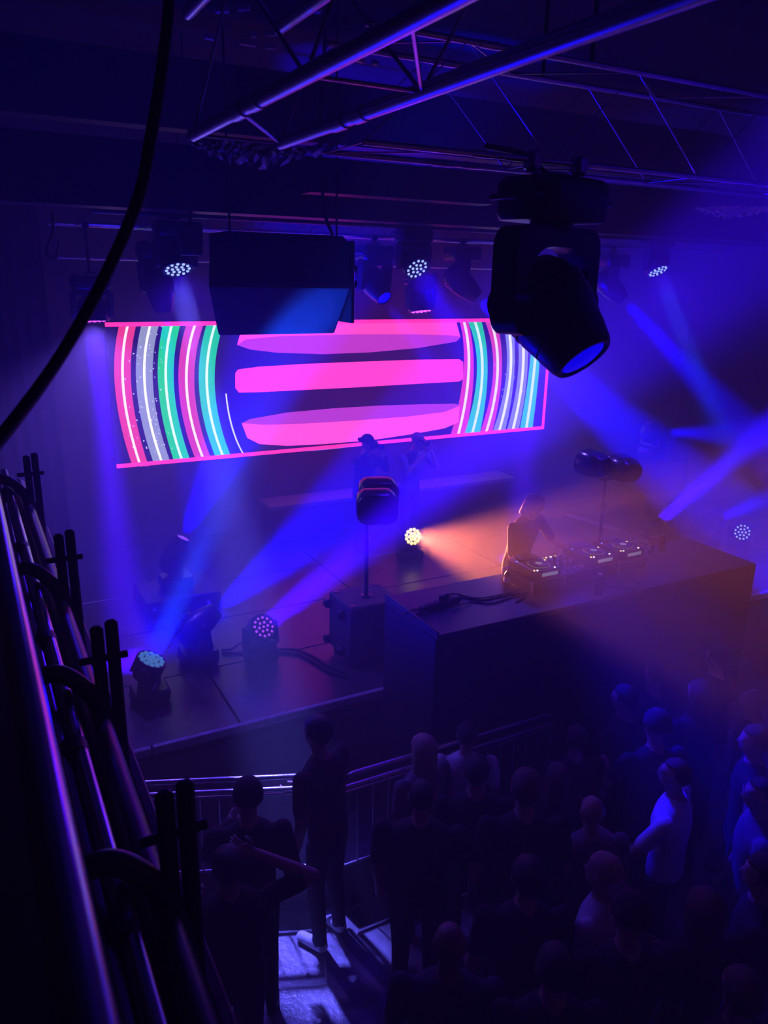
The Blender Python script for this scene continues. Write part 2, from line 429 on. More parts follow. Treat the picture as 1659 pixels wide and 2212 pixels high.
for sx in (-1, 1): arm_mesh(_b, sx*0.15, 0.035, 0.12, 0.15, 0.36)
WASH['yoke'] = _b.mesh('yoke', 'housing')
_b = MB().lathe([(0, -0.13), (0.06, -0.128), (0.095, -0.10), (0.115, -0.05), (0.125, 0.0), (0.128, 0.07), (0.124, 0.085), (0.116, 0.085), (0.112, 0.078), (0, 0.078)], n=28)
for i in range(10):
    a = 2*PI*i/10; _b.box((0.12*math.cos(a), 0.12*math.sin(a), -0.02), (0.02, 0.012, 0.10), Matrix.Rotation(a, 3, 'Z'))
for sx in (-1, 1): _b.cyl((sx*0.115, 0, 0), (sx*0.135, 0, 0), 0.03, n=12)
WASH['head'] = _b.mesh('head', 'housing')
_b = MB().lathe([(0.021, 0), (0.0225, 0.006), (0.018, 0.013), (0.008, 0.017), (0, 0.018)], n=10)
_d = MB().lathe([(0.0125, 0), (0.0125, 0.006), (0.009, 0.011), (0, 0.013)], n=10)
def led_positions():
    out = [(0, 0)]
    for n, r, o in ((6, 0.044, 0), (12, 0.088, 0.26)):
        out += [(r*math.cos(2*PI*i/n+o), r*math.sin(2*PI*i/n+o)) for i in range(n)]
    return out
LEDM = {}
def led_mesh(key, col, k):
    if key not in LEDM: LEDM[key] = (_b if key in ('azure', 'amber') else _d).mesh('led_lens', glow('led '+key, col, k))
    return LEDM[key]
SPOT = dict(HY=0.36)
_s = MB(); rounded(_s, 0.33, 0.27, 0.13, 0.012, 0.04, 0.08)
for sx in (-1, 1): _s.box((sx*0.17, 0, 0.075), (0.02, 0.14, 0.03), None, 0.006)
for sx in (-1, 1):
    for sy in (-1, 1): _s.cyl((sx*0.12, sy*0.09, 0), (sx*0.12, sy*0.09, 0.014), 0.02, n=10)
SPOT['base'] = _s.mesh('base', 'housing')
_s = MB(); rounded(_s, 0.34, 0.15, 0.06, 0.14, 0.03, 0.1); _s.cyl((0, 0, 0.13), (0, 0, 0.15), 0.07, n=18)
for sx in (-1, 1): arm_mesh(_s, sx*0.16, 0.04, 0.14, 0.18, 0.43)
SPOT['yoke'] = _s.mesh('yoke', 'housing')
_s = MB().lathe([(0, -0.20), (0.07, -0.195), (0.11, -0.16), (0.13, -0.08), (0.128, 0.02), (0.11, 0.12), (0.085, 0.20), (0.078, 0.225), (0.07, 0.225), (0.068, 0.20), (0, 0.20)], n=28)
for k in range(5):
    for sx in (-1, 1): _s.box((sx*0.02, 0.118, -0.14+0.035*k), (0.10*.4, 0.02, 0.012))
for sx in (-1, 1): _s.cyl((sx*0.115, 0, 0), (sx*0.145, 0, 0), 0.035, n=12)
SPOT['head'] = _s.mesh('head', 'housing')
_sl = MB().lathe([(0.068, 0), (0.066, 0.006), (0.04, 0.016), (0, 0.02)], n=24)
SPOTL = {}
def clampmesh(h):
    c = MB(); c.box((0, 0, -0.01), (0.10, 0.05, 0.02), None, 0.004); c.cyl((0, 0, -0.01), (0, 0, -h+0.03), 0.012, n=10)
    c.box((0, 0, -h+0.02), (0.05, 0.06, 0.06), None, 0.01)
    return c
def fixture(kind, head_pos, target, label, hang=None, power=300, col=(0, 0, 1), size=12, blend=0.4, ledcol=(0.05, 0.05, 1), ledk=2.0, key='blue', fill=0.0, fillcol=None, group=None):
    """head_pos is where the tilting head's pivot is; hang = z of the pipe it hangs from, None = stands on something"""
    K = WASH if kind == 'wash' else SPOT; hy = K['HY']
    head_pos = Vector(head_pos); d = (Vector(target)-head_pos).normalized()
    up = -1 if hang is not None else 1
    loc = head_pos-Vector((0, 0, hy*up))
    t = thing('wash_light' if kind == 'wash' else 'spot_light', loc, label, 'stage light', 0, group)
    if up < 0: t.rotation_euler = (PI, 0, 0)
    dl = Vector((d.x, d.y*up, d.z*up))
    pan = math.atan2(dl.y, dl.x)+PI/2 if math.hypot(dl.x, dl.y) > 0.02 else 0.0
    link('base', K['base'], t)
    y = link('yoke', K['yoke'], t); y.rotation_euler = (0, 0, pan)
    ax = Vector((math.cos(pan), math.sin(pan), 0)); ay = dl.cross(ax).normalized()
    R = Matrix((ax, ay, dl)).transposed()
    h = link('head', K['head'], t); h.location = (0, 0, hy); h.rotation_mode = 'QUATERNION'; h.rotation_quaternion = R.to_quaternion()
    q = Quaternion((1, 0, 0), PI)
    if kind == 'wash':
        me = led_mesh(key, ledcol, ledk)
        for x, yy in led_positions():
            o = link('led_lens', me, h); o.location = (x, yy, 0.076)
        if power: spot(h, (0, 0, 0.12), q, power, col, size, blend, 0.085)
    else:
        if key not in SPOTL: SPOTL[key] = _sl.mesh('lens', glow('lens '+key, ledcol, ledk))
        o = link('lens', SPOTL[key], h); o.location = (0, 0, 0.205)
        if power: spot(h, (0, 0, 0.25), q, power, col, size, blend, 0.06)
    if hang is not None:
        clampmesh(max(0.07, hang-loc.z)).build('clamp', 'darksteel', t)
    if fill:  # added wide lamp that lifts the ambient light, separate from the beam
        l = bpy.data.lights.new('fill', 'SPOT'); l.energy = fill*FILL; l.color = fillcol or col; l.shadow_soft_size = 0.1
        l.spot_size = math.radians(150); l.spot_blend = 0.8
        lo = bpy.data.objects.new('fill', l); C.objects.link(lo); lo.parent = h; lo.visible_camera = False; lo.location = (0, 0, 0.13); lo.rotation_mode = 'QUATERNION'; lo.rotation_quaternion = q
    return t
BLUE = (0.0, 0.0, 1.0); VIOLET = (0.05, 0.0, 1.0); AZURE = (0.005, 0.055, 1.0); PALE = (0.28, 0.36, 1.0)
TZ = 3.80   # lower chord of the rear lighting truss
FZP = 3.86  # pipe under the header beam
# hung from the rear truss
p = PY(200, 672, 7.15)
fixture('wash', p, (p.x+.02, p.y-0.35, 0), 'wash light with purple face above the upper left screen corner, beam straight down', TZ, 2200, VIOLET, 9, 0.25, (0.8, 0.08, 1.0), 2.6, 'purple', 200, (0.17, 0.08, 1.0))
p = PY(345, 615, 7.15)
fixture('spot', p, PZ(450, 1330, 0), 'blue spot light hanging below the white faced wash left of the wedge speaker', TZ, 900, BLUE, 8, 0.3, BLUE, 3, 'blue')
p = PY(808, 612, 7.15)
fixture('spot', p, PY(940, 800, 6.2), 'blue spot light hanging just right of the wedge speaker', TZ, 350, BLUE, 9, 0.3, BLUE, 3, 'blue')
p = PY(908, 655, 7.15)
fixture('wash', p, (p.x+.1, p.y-0.6, 0), 'wash light with magenta face touching the top edge of the screen', TZ, 260, VIOLET, 9, 0.3, (0.9, 0.1, 1.0), 2.8, 'magenta')
p = PY(996, 610, 7.15)
fixture('spot', p, PY(1560, 1120, 5.8), 'blue spot light hanging left beside the large moving head', TZ, 3200, BLUE, 16, 0.4, BLUE, 3, 'blue')
p = PY(1318, 618, 7.15)
fixture('spot', p, PY(1640, 960, 6.0), 'blue spot light hanging right beside the large moving head', TZ, 1400, BLUE, 14, 0.5, BLUE, 3, 'blue')
p = Vector((5.98, 7.45, 3.1))
fixture('wash', p, (p.x, p.y, 0), 'wash light behind the large moving head, violet beam straight down', TZ, 1500, VIOLET, 9, 0.25, (0.8, 0.08, 1.0), 2.6, 'purple', 200, (0.17, 0.08, 1.0))
# hung below the header beam
p = PY(380, 562, 6.5)
fixture('wash', p, PZ(700, 2060, FZ), 'wash light with bright white face hanging left of the wedge speaker', FZP, 650, (0.12, 0.11, 1.0), 12, 0.6, (0.32, 0.44, 1.0), 2.2, 'white', 60, (0.04, 0.002, 1.0))
p = PY(893, 568, 6.5)
fixture('wash', p, (4.05, 2.3, 0.1), 'wash light with white face seen edge on, between wedge speaker and large moving head', FZP, 420, (0.003, 0.0, 1.0), 20, 0.8, (0.32, 0.44, 1.0), 2.2, 'white', 60, (0.04, 0.002, 1.0))
p = PY(1416, 572, 6.5)
fixture('wash', p, PZ(1860, 1700, FZ), 'wash light with white face hanging far right of the large moving head', FZP, 650, AZURE, 8, 0.5, (0.32, 0.44, 1.0), 2.2, 'white', 60, (0.04, 0.002, 1.0))
# standing on the stage
fixture('wash', (1.06, 6.02, 0.302), PY(655, 690, 5.46), 'wash light with pale blue honeycomb face at the front left stage corner', None, 800, AZURE, 11, 0.7, (0.13, 0.42, 1.0), 0.5, 'azure', 280, (0.0, 0.0, 1.0))
fixture('spot', (1.60, 6.5, 0.362), PY(650, 1170, 6.7), 'spot light on the stage floor throwing a broad blue cone', None, 1000, BLUE, 30, 0.35, BLUE, 3, 'blue')
fixture('wash', (2.13, 6.30, 0.302), PY(900, 1085, 4.3), 'wash light with purple face on the deck left of the subwoofer', None, 3800, (0.03, 0.0, 1.0), 8, 0.5, (0.5, 0.06, 0.9), 1.2, 'violet')
fixture('spot', (1.75, 7.9, 0.19+0.362), PY(475, 1000, 7.75), 'spot light on the low black case below the screen', None, 900, BLUE, 30, 0.4, (0.2, 0.05, 1), 2, 'blueviolet')
fixture('wash', (4.73, 8.05, 0.302), (4.32, 5.55, 0.92), 'wash light glowing amber on the floor behind the DJ', None, 820, (1.0, 0.20, 0.08), 23, 0.6, (1.0, 0.62, 0.22), 3.5, 'amber', 0)
p = PZ(1405, 1185, 0.0)
fixture('wash', (p.x, p.y, 0.302), PY(1659, 925, 7.6), 'wash light with violet face behind the right end of the DJ bench', None, 5000, (0.01, 0.0, 1.0), 9, 0.4, (0.5, 0.1, 1.0), 1.5, 'violetb')
p = PZ(1522, 1185, 0)
fixture('spot', (p.x, p.y, 0.362), PY(1700, 1060, 6.8), 'dark spot light on the stage left of the white dotted wash at right', None, 500, BLUE, 18, 0.5, BLUE, 1.5, 'blue')
p = PZ(1592, 1195, 0)
fixture('wash', (p.x, p.y, 0.302), (p.x-2.4, p.y-3.2, 1.1), 'wash light with white dotted face at the right end of the stage', None, 0, BLUE, 10, 0.5, (0.35, 0.5, 1.0), 1.8, 'white2', 0, (0.05, 0.03, 1.0))

# ------------------------------------------------------------------ trusses
def truss(name, label, a, b, w, h, r=0.024, pitch=0.5, m='alu', bm_='darksteel'):
    """box truss from a to b (centres of the lower pair of chords), w across, h high"""
    a, b = Vector(a), Vector(b); d = (b-a).normalized(); L = (b-a).length
    side = Vector((-d.y, d.x, 0)); up = Vector((0, 0, 1))
    t = thing(name, a, label, 'truss')
    cs = [side*w/2, -side*w/2, side*w/2+up*h, -side*w/2+up*h]
    for c in cs: MB().cyl(c, c+d*L, r, n=14).build('chord', m, t)
    n = int(L/pitch); rb = r*0.26
    for k in range(n):
        p0, p1, pm_ = d*(k*pitch), d*((k+1)*pitch), d*((k+.5)*pitch)
        for i, j in ((0, 2), (1, 3), (2, 3)):
            MB().tube([cs[i]+p0, cs[j]+pm_, cs[i]+p1], rb, 6).build('brace', bm_, t)
        MB().cyl(cs[0]+p0, cs[1]+pm_, rb, n=6).build('brace', m, t)
        MB().cyl(cs[1]+p0, cs[0]+p0, rb, n=6).build('brace', m, t)
    for e_ in (d*0.9, d*(L-0.6)):
        for c in cs[2:]: MB().cyl(c+e_, Vector((0, 0, 5.31-a.z))+Vector((c.x, c.y, 0))+e_, 0.008, n=8).build('hanger', 'darksteel', t)
    for c in cs:
        MB().cyl(c+d*0.42, c+d*0.50, r*1.22, n=14).build('coupler', m, t)
        MB().cyl(c+d*0.56, c+d*0.62, r*1.15, n=14).build('coupler', m, t)
    return t
truss('lighting_truss', 'aluminium box truss running overhead towards the camera', (0.861, 2.62, 3.85), (0.861, -1.2, 3.85), 0.286, 0.33, 0.0195, 0.9, 'alu', 'alu')
truss('lighting_truss', 'aluminium box truss crossing above the large moving head', (1.20, 2.545, 3.846), (9.5, 2.545, 3.846), 0.27, 0.33, 0.010, 0.75, 'alu', 'alu')
truss('lighting_truss', 'rear lighting truss over the stage above the screen', (1.0, 7.30, TZ), (11.2, 7.30, TZ), 0.3, 0.28, 0.018, 0.5, 'alu')
truss('lighting_truss', 'farthest thin truss along the back wall over the screen', (1.0, 9.4, 3.55), (11.2, 9.4, 3.55), 0.3, 0.34, 0.015, 0.6, 'alu')
truss('lighting_truss', 'dim truss at the upper left, only its end in view', (0.75, 2.1, 4.62), (0.75, -0.5, 4.62), 0.3, 0.3, 0.014, 1.2, 'alu', 'alu')
pp = thing('hanging_pipe', (1.0, 6.5, FZP), 'thin dark pipe under the header beam carrying three wash lights', 'pipe')
MB().cyl((0, 0, 0), (10, 0, 0), 0.02, n=12).build('pipe', 'darksteel', pp)
for k in range(5): MB().box((1+2*k, 0, 0.11), (0.04, 0.04, 0.22)).build('hanger', 'darksteel', pp)

# ------------------------------------------------------------------ large moving head (near)
HC = PD(1178, 655, 3.12)
bh = thing('moving_head', HC, 'large black moving head light hanging close in front of the screen', 'stage light')
right = Vector((_R.x, _R.y, 0)).normalized(); tow = Vector((-_F.x, -_F.y, 0)).normalized()
D = (right*0.49+tow*0.50-Vector((0, 0, 0.72))).normalized()
axis = Vector((0, 0, 1)).cross(D); axis = Vector((axis.x, axis.y, 0)).normalized()
if axis.dot(right) < 0: axis = -axis
fw = Vector((0, 0, 1)).cross(axis)
RY = Matrix((axis, fw, Vector((0, 0, 1)))).transposed()
b_ = MB(); rounded(b_, 0.40, 0.27, 0.145, 0.288, 0.06, 0.12); b_.v = [tuple(RY@Vector(v)) for v in b_.v]
b_.build('base', 'housing', bh)
for sx in (-1, 1):
    b_ = MB(); b_.tube([RY@Vector((sx*0.20, -0.09, 0.36)), RY@Vector((sx*0.245, -0.09, 0.36)), RY@Vector((sx*0.245, 0.09, 0.36)), RY@Vector((sx*0.20, 0.09, 0.36))], 0.012, 8)
    b_.build('handle', 'gloss', bh)
b_ = MB(); b_.cyl((0, 0, 0.26), (0, 0, 0.30), 0.08, n=24); b_.build('pan_bearing', 'darksteel', bh)
def yoke_prof(sx):
    return None
b_ = MB()
# yoke: rounded inverted U with broad arms
outer = rbox_profile(0.53, 0.38, 0.075, 6); inner = rbox_profile(0.40, 0.40, 0.14, 6)
op = [(x, z+0.08) for x, z in outer]; ip = [(x, z) for x, z in inner]
vs_ = []; n_ = len(op)
for yy in (-0.055, 0.055):
    vs_ += [RY@Vector((x, yy, z)) for x, z in op]
    vs_ += [RY@Vector((x, yy, max(z, -0.11))) for x, z in ip]
fs_ = []
for i in range(n_):
    j = (i+1) % n_
    if op[i][1] < -0.109 and op[j][1] < -0.109 and op[i][0]*op[j][0] < 0: continue
    fs_ += [(i, j, n_+j, n_+i), (2*n_+i, 3*n_+i, 3*n_+j, 2*n_+j), (i, 2*n_+i, 2*n_+j, j), (n_+i, n_+j, 3*n_+j, 3*n_+i)]
b_.add(vs_, fs_); b_.build('yoke', 'housing', bh)
for sx in (-1, 1):
    b_ = MB(); b_.cyl(RY@Vector((sx*0.15, 0, 0.0)), RY@Vector((sx*0.27, 0, 0.0)), 0.065, n=24); b_.build('tilt_lock', 'gloss', bh)
ay_ = D.cross(axis).normalized(); RH = Matrix((axis, ay_, D)).transposed()
ho = Vector((0.0, 0, 0.0))
hd = MB().lathe([(0, -0.165), (0.07, -0.158), (0.118, -0.13), (0.15, -0.08), (0.163, 0.0), (0.158, 0.09), (0.140, 0.165), (0.136, 0.167), (0.136, 0.177), (0.139, 0.179), (0.122, 0.25), (0.110, 0.27), (0.098, 0.272), (0.09, 0.255), (0, 0.255)], ho, RH, 40).build('head', 'housing', bh)
for k in range(4):
    b_ = MB()
    pts = [ho+RH@Vector(((0.167-.002*k)*math.cos(a), (0.167-.002*k)*math.sin(a), -0.03+0.03*k)) for a in [2*PI*i/40 for i in range(41)]]
    b_.tube(pts, 0.005, 6).build('cooling_rib', 'gloss', hd)
lm = MB().lathe([(0.090, 0.256), (0.086, 0.264), (0.05, 0.276), (0, 0.282)], ho, RH, 32).build('lens', glow('lens deep blue', BLUE, 0.95), hd)
for sx in (-1, 1):
    b_ = MB(); c0 = RY@Vector((sx*0.11, 0, 0.42)); tr_ = Vector((c0.x, 0.0, 0.485))
    b_.cyl(c0, tr_, 0.014, n=10); b_.box(tr_, (0.05, 0.06, 0.07), None, 0.012)
    b_.build('clamp', 'alu', bh)
b_ = MB(); b_.tube(bez([Vector((0.05, 0.02, 0.42)), Vector((-0.06, 0.0, 0.46)), Vector((-0.10, 0.04, 0.51)), Vector((-0.3, 0.01, 0.52))], 16), 0.010, 8); b_.build('power_cable', 'rubber', bh)

# ------------------------------------------------------------------ hanging wedge speaker
WY = 5.2
wl, wr = PY(450, 620, WY), PY(758, 622, WY)
wt = thing('wedge_speaker', (wl.x, WY, wl.z), 'large black wedge speaker hanging in front of the screen', 'speaker')
W_ = wr.x-wl.x
b_ = MB()
prof = [(0.0, 0.0), (0.04, 0.31), (0.12, 0.355), (0.54, 0.355), (0.54, -0.12), (0.28, -0.335)]
inset = {0: (0, 0), 1: (0.03, 0.0), 2: (0.17, 0.0), 3: (0.17, 0.0), 4: (0.17, 0.0), 5: (0.14, 0.0)}
n_ = len(prof); vs_ = [(inset[i][0], y, z) for i, (y, z) in enumerate(prof)]+[(W_-inset[i][1], y, z) for i, (y, z) in enumerate(prof)]
b_.add(vs_, [list(range(n_)), list(range(n_, 2*n_))[::-1]]+[(i, n_+i, n_+(i+1) % n_, (i+1) % n_) for i in range(n_)])
o = b_.build('cabinet', 'carpet', wt, False)
bev = o.modifiers.new('b', 'BEVEL'); bev.width = 0.012; bev.segments = 2
MB().box((W_+0.014, 0.2, 0.04), (0.025, 0.42, 0.56), None, 0.006).build('side_plate', 'gloss', wt)
for z in (-0.02, 0.08):
    b_ = MB(); b_.cyl((W_+0.025, 0.1, z+0.05), (W_+0.06, 0.1, z+0.05), 0.010, n=10); b_.cyl((W_+0.06, 0.1, z+0.05), (W_+0.085, 0.1, z+0.05), 0.03, n=14)
    b_.build('yoke_knob', 'gloss', wt)
for x in (0.22, W_-0.02):
    b_ = MB(); b_.cyl((x, 0.2, 0.35), (x, 0.2, 5.3-wl.z), 0.008, n=8); b_.build('suspension_rod', 'darksteel', wt)
tag(MB().tube(bez([(wl.x+W_-.06, WY+0.25, 5.28), (wl.x+W_-.14, WY+.2, 4.4), (wl.x+W_-.12, WY+.2, 3.9), (wl.x+W_-.03, WY+.25, wl.z+.365)], 30), 0.012, 8).build('speaker_cable', 'rubber'), 'thin black cable drooping to the top of the wedge speaker', 'cable')
# small box speaker beyond it
q0 = PY(413, 517, 6.05)
t = thing('box_speaker', q0, 'small black box speaker hanging below the header beam at left', 'speaker')
MB().box((0, 0, 0), (0.15, 0.13, 0.23), None, 0.01).build('cabinet', 'black', t)
MB().cyl((0, 0, 0.11), (0, 0, 0.20), 0.015, n=10).build('mount', 'darksteel', t)
MB().box((0, -0.068, 0), (0.13, 0.008, 0.20), None, 0.003).build('grille', 'gloss', t)

# ------------------------------------------------------------------ DJ bench, subwoofers, monitors
tb = thing('dj_bench', (2.84, 4.4, FZ), 'long black bench carrying the DJ decks in front of the stage', 'table')
TW, TD, TH = 3.51, 0.82, 0.92-FZ
MB().box((TW/2, TD/2, TH-0.02), (TW, TD, 0.04), None, 0.006).build('top', 'table', tb)
MB().box((TW/2, 0.015, (TH-0.04)/2), (TW, 0.03, TH-0.04), None, 0.004).build('front_panel', 'black', tb)
for x in (0.015, TW-0.015): MB().box((x, TD/2, (TH-0.04)/2), (0.03, TD, TH-0.04), None, 0.004).build('side_panel', 'black', tb)
# raised lip along the left edge
MB().box((0.008, TD/2, TH+0.012), (0.016, TD, 0.028), None, 0.004).build('edge_lip', 'table', tb)
TZT = 0.92
def subwoofer(x0_, y0_, label):
    t = thing('subwoofer', (x0_, y0_, 0), label, 'speaker')
    MB().box((0.26, 0.23, 0.33), (0.52, 0.46, 0.54), None, 0.012).build('cabinet', 'carpet', t)
    for z in (0.14, 0.50):
        for y in (0.1, 0.40):
            b_ = MB(); b_.cyl((-0.03, y, z), (-0.03, y+0.035, z), 0.045, n=16); b_.box((-0.006, y+0.017, z), (0.02, 0.06, 0.08), None, 0.004)
            b_.build('castor', 'gloss', t)
    b_ = MB(); b_.box((0.26, -0.004, 0.33), (0.46, 0.012, 0.48), None, 0.004); b_.build('grille', 'black', t)
    for x in (0.05, 0.47):
        for y in (0.05, 0.41): MB().cyl((x, y, 0.6), (x, y, 0.606), 0.022, n=14).build('corner_dish', 'gloss', t)
        MB().cyl((x, 0.06, 0), (x, 0.06, 0.07), 0.025, n=10).build('foot', 'rubber', t)
        MB().cyl((x, 0.40, 0), (x, 0.40, 0.07), 0.025, n=10).build('foot', 'rubber', t)
    MB().lathe([(0.05, 0), (0.05, 0.01), (0.022, 0.016), (0.022, 0.03), (0, 0.03)], (0.26, 0.2, 0.6), None, 18).build('pole_socket', 'gloss', t)
    return t
subwoofer(2.78, 5.75, 'black subwoofer on castors left of the DJ bench with a pole on top')
subwoofer(5.55, 5.85, 'black subwoofer behind the right end of the decks')
def monitor_stand(base, topz, label):
    t = thing('speaker_pole', base, label, 'stand')
    h = topz-base[2]
    MB().cyl((0, 0, 0), (0, 0, h*0.62), 0.019, n=14).build('lower_tube', 'black', t)
    MB().cyl((0, 0, h*0.58), (0, 0, h), 0.015, n=14).build('upper_tube', 'black', t)
    MB().cyl((0, 0, h*0.56), (0, 0, h*0.63), 0.026, n=14).build('collar', 'gloss', t)
    MB().box((0, 0, h+0.01), (0.18, 0.06, 0.025), None, 0.006).build('crossbar', 'black', t)
    return t
def monitor(pos, yaw, tilt, label, group=None, round_=0.09):
    t = thing('monitor_speaker', pos, label, 'speaker', yaw, group); t.rotation_euler = (tilt, 0, yaw)
    b_ = MB(); pr = rbox_profile(0.36, 0.27, round_, 6); n = len(pr); vs = []
    for y, s in ((-0.13, .93), (-0.115, 1.0), (0.06, 0.96), (0.14, 0.74)): vs += [(x*s, y, z*s+0.16) for x, z in pr]
    fs = [(k*n+i, k*n+(i+1) % n, (k+1)*n+(i+1) % n, (k+1)*n+i) for k in range(3) for i in range(n)]
    fs += [list(range(n)), list(range(3*n, 4*n))[::-1]]
    b_.add(vs, fs); b_.build('cabinet', 'gloss', t, True, 50)
    b_ = MB(); pts = [(x*0.95, -0.128, z*0.95+0.16) for x, z in pr]; b_.tube(pts+[pts[0]], 0.007, 6); b_.build('trim_ring', 'gloss', t)
    MB().prism([(x*0.86, -0.131, z*0.86+0.16) for x, z in pr], (0, -0.006, 0)).build('grille', 'black', t, False)
    return t
monitor_stand((3.04, 5.95, 0.6), 1.52, 'black pole on the left subwoofer carrying two monitor speakers')
pa, pb = PY(812, 1088, 5.80), PY(815, 1062, 6.08)
monitor(pa-Vector((0, 0, .16)), -0.35, 0.12, 'nearer of two rounded monitors on the pole left of the DJ')
monitor(pb-Vector((0, 0, .16)), -0.35, 0.12, 'farther of two rounded monitors on the pole left of the DJ')
pa, pb = PY(1280, 1002, 6.25), PY(1346, 1012, 6.15)
pc = PY(1308, 1040, 6.2)
monitor_stand((pc.x, 6.2, 0.606), pc.z+.02, 'black pole on the right subwoofer carrying two round backed monitors')
monitor(pa-Vector((0, 0, .16)), 0.2+PI, -0.1, 'left one of two round backed monitors beyond the DJ', None, 0.13)
monitor(pb-Vector((0, 0, .16)), -0.1+PI, -0.1, 'right one of two round backed monitors beyond the DJ', None, 0.13)

# DJ gear on the bench
WHITEG = glow('screen white', (0.62, 0.62, 1.0), 0.28); LEDW = glow('button white', (0.9, 0.9, 0.8), 2.0); LEDY = glow('button yellow', (1.0, 0.7, 0.2), 2.0); LEDB = glow('button blue', (0.1, 0.2, 1.0), 2.0)
def deck(loc, rz, label, case=False, disp=True):
    t = thing('media_player', loc, label, 'player', rz); t.scale = (.88, .88, .88)
    z = 0.0
    if case:
        MB().box((0, 0, 0.06), (0.40, 0.46, 0.12), None, 0.006).build('flight_case', 'black', t)
        for sx in (-1, 1):
            for sy in (-1, 1): MB().box((sx*0.195, sy*0.225, 0.06), (0.02, 0.02, 0.125), None, 0.004).build('case_corner', 'alu', t)
        z = 0.12
    MB().box((0, 0, z+0.045), (0.33, 0.42, 0.09), None, 0.01).build('body', 'gloss', t)
    jw = MB().lathe([(0.105, z+0.09), (0.105, z+0.104), (0.095, z+0.112), (0.06, z+0.110), (0, z+0.110)], (0, -0.06, 0), None, 30).build('jog_wheel', 'gloss', t)
    MB().lathe([(0.106, z+0.1), (0.109, z+0.1), (0.109, z+0.103), (0.106, z+0.104)], (0, -0.06, 0), None, 30).build('jog_ring', glow('jog ring', (0.8, 0.75, 0.8), 0.25), jw)
    MB().lathe([(0.035, z+0.1105), (0.035, z+0.112), (0, z+0.112)], (0, -0.06, 0), None, 18).build('jog_display', glow('jog display', (0.6, 0.6, 0.8), 0.3), jw)
    b_ = MB(); R_ = Matrix.Rotation(math.radians(9), 3, 'X'); b_.box((0, 0.145, z+0.102), (0.20, 0.11, 0.02), R_, 0.004); b_.build('display', 'gloss', t)
    if disp:
        MB().box((0.02, -0.212, z+0.05), (0.19, 0.01, 0.035), None, 0.003).build('display_reflection', WHITEG, t)  # emissive strip stands in for the reflection of the display
    for k, (x, y, m_) in enumerate([(-0.14, -0.17, LEDY), (-0.11, -0.18, LEDW), (0.14, -0.05, LEDW), (0.14, 0.02, LEDY), (-0.14, 0.1, LEDB), (0.1, -0.18, LEDW)]):
        MB().cyl((x, y, z+0.09), (x, y, z+0.097), 0.009, n=10).build('button', m_, t)
    b_ = MB(); b_.box((0.135, -0.09, z+0.094), (0.012, 0.15, 0.006)); b_.box((0.135, -0.06, z+0.102), (0.03, 0.015, 0.016), None, 0.003); b_.build('pitch_fader', 'darksteel', t)
    return t
gz = TZT
g1 = PZ(1152, 1240, gz+0.1)
deck((4.13, 4.92, gz), 0, 'left DJ player in a metal cornered flight case', True)
deck((4.79, 4.97, gz), 0.02, 'middle DJ player with lit white ring right of the mixer', True)
deck((5.15, 4.98, gz), 0.02, 'rightmost DJ player with a glowing strip for display reflection', True)
mx = thing('dj_mixer', (4.46, 4.94, gz), 'DJ mixer covered in small knobs under the hand of the DJ', 'mixer')
MB().box((0, 0, 0.055), (0.32, 0.42, 0.11), None, 0.01).build('body', 'gloss', mx)
for i in range(4):
    for j in range(5):
        b_ = MB(); b_.lathe([(0.011, 0), (0.009, 0.024), (0, 0.025)], (-0.11+0.073*i, -0.02+0.042*j, 0.11), None, 10); b_.build('knob', 'alu' if j % 2 else 'gloss', mx)
    b_ = MB(); b_.box((-0.11+0.073*i, -0.12, 0.112), (0.006, 0.10, 0.005)); b_.box((-0.11+0.073*i, -0.10-0.01*i, 0.122), (0.024, 0.012, 0.02), None, 0.003); b_.build('fader', 'alu', mx)
for i in range(4): MB().box((-0.07+0.05*i, 0.195, 0.113), (0.02, 0.012, 0.006)).build('button', LEDY if i % 2 else LEDW, mx)
# power strip and cables
s0, s1 = PZ(925, 1318, gz), PZ(975, 1302, gz)
mid = (s0+s1)/2; ang = math.atan2((s1-s0).y, (s1-s0).x)
ps = thing('power_strip', (mid.x, mid.y, gz), 'black power strip with a plug on the left half of the bench', 'power strip', ang)
MB().box((0, 0, 0.025), (0.40, 0.07, 0.05), None, 0.008).build('body', 'black', ps)
for k in range(6): MB().cyl((-0.15+0.055*k, 0, 0.05), (-0.15+0.055*k, 0, 0.053), 0.021, n=14).build('socket', 'gloss', ps)
for k in (3, 4): MB().box((-0.15+0.055*k, 0, 0.072), (0.04, 0.04, 0.042), None, 0.008).build('plug', 'gloss', ps)
def cable(pts, r, label, group=None, n=40):
    return tag(MB().tube(bez(pts, n), r, 6).build('cable', 'rubber'), label, 'cable', group)
def T(px, py, dz=0.008): q = PZ(px, py, gz+dz); return q
cable([T(968, 1304, .04), T(985, 1290), T(1040, 1296), T(1075, 1290), T(1120, 1282), T(1135, 1290), T(1115, 1300)], 0.007, 'thick black cable running from the power strip towards the decks')
cable([T(955, 1304, .05), T(975, 1282), T(1030, 1292), T(1085, 1284), T(1130, 1272)], 0.006, 'upper thin black cable between power strip and left deck')
cable([T(975, 1312, .03), T(1020, 1300), T(1060, 1303), T(1100, 1292), T(1140, 1280)], 0.006, 'lower thin black cable between power strip and left deck')
cable([T(924, 1322, .03), T(905, 1316), T(888, 1318), T(872, 1327)], 0.006, 'short black cable leaving the power strip to the bench edge, upper one')
cable([T(926, 1326, .03), T(908, 1324), T(897, 1328), T(888, 1338)], 0.006, 'short black cable leaving the power strip to the bench edge, lower one')
cable([T(1285, 1262), T(1320, 1268), T(1370, 1272), T(1382, 1262), T(1360, 1250)], 0.005, 'thin cable looping on the bench front of the right deck')
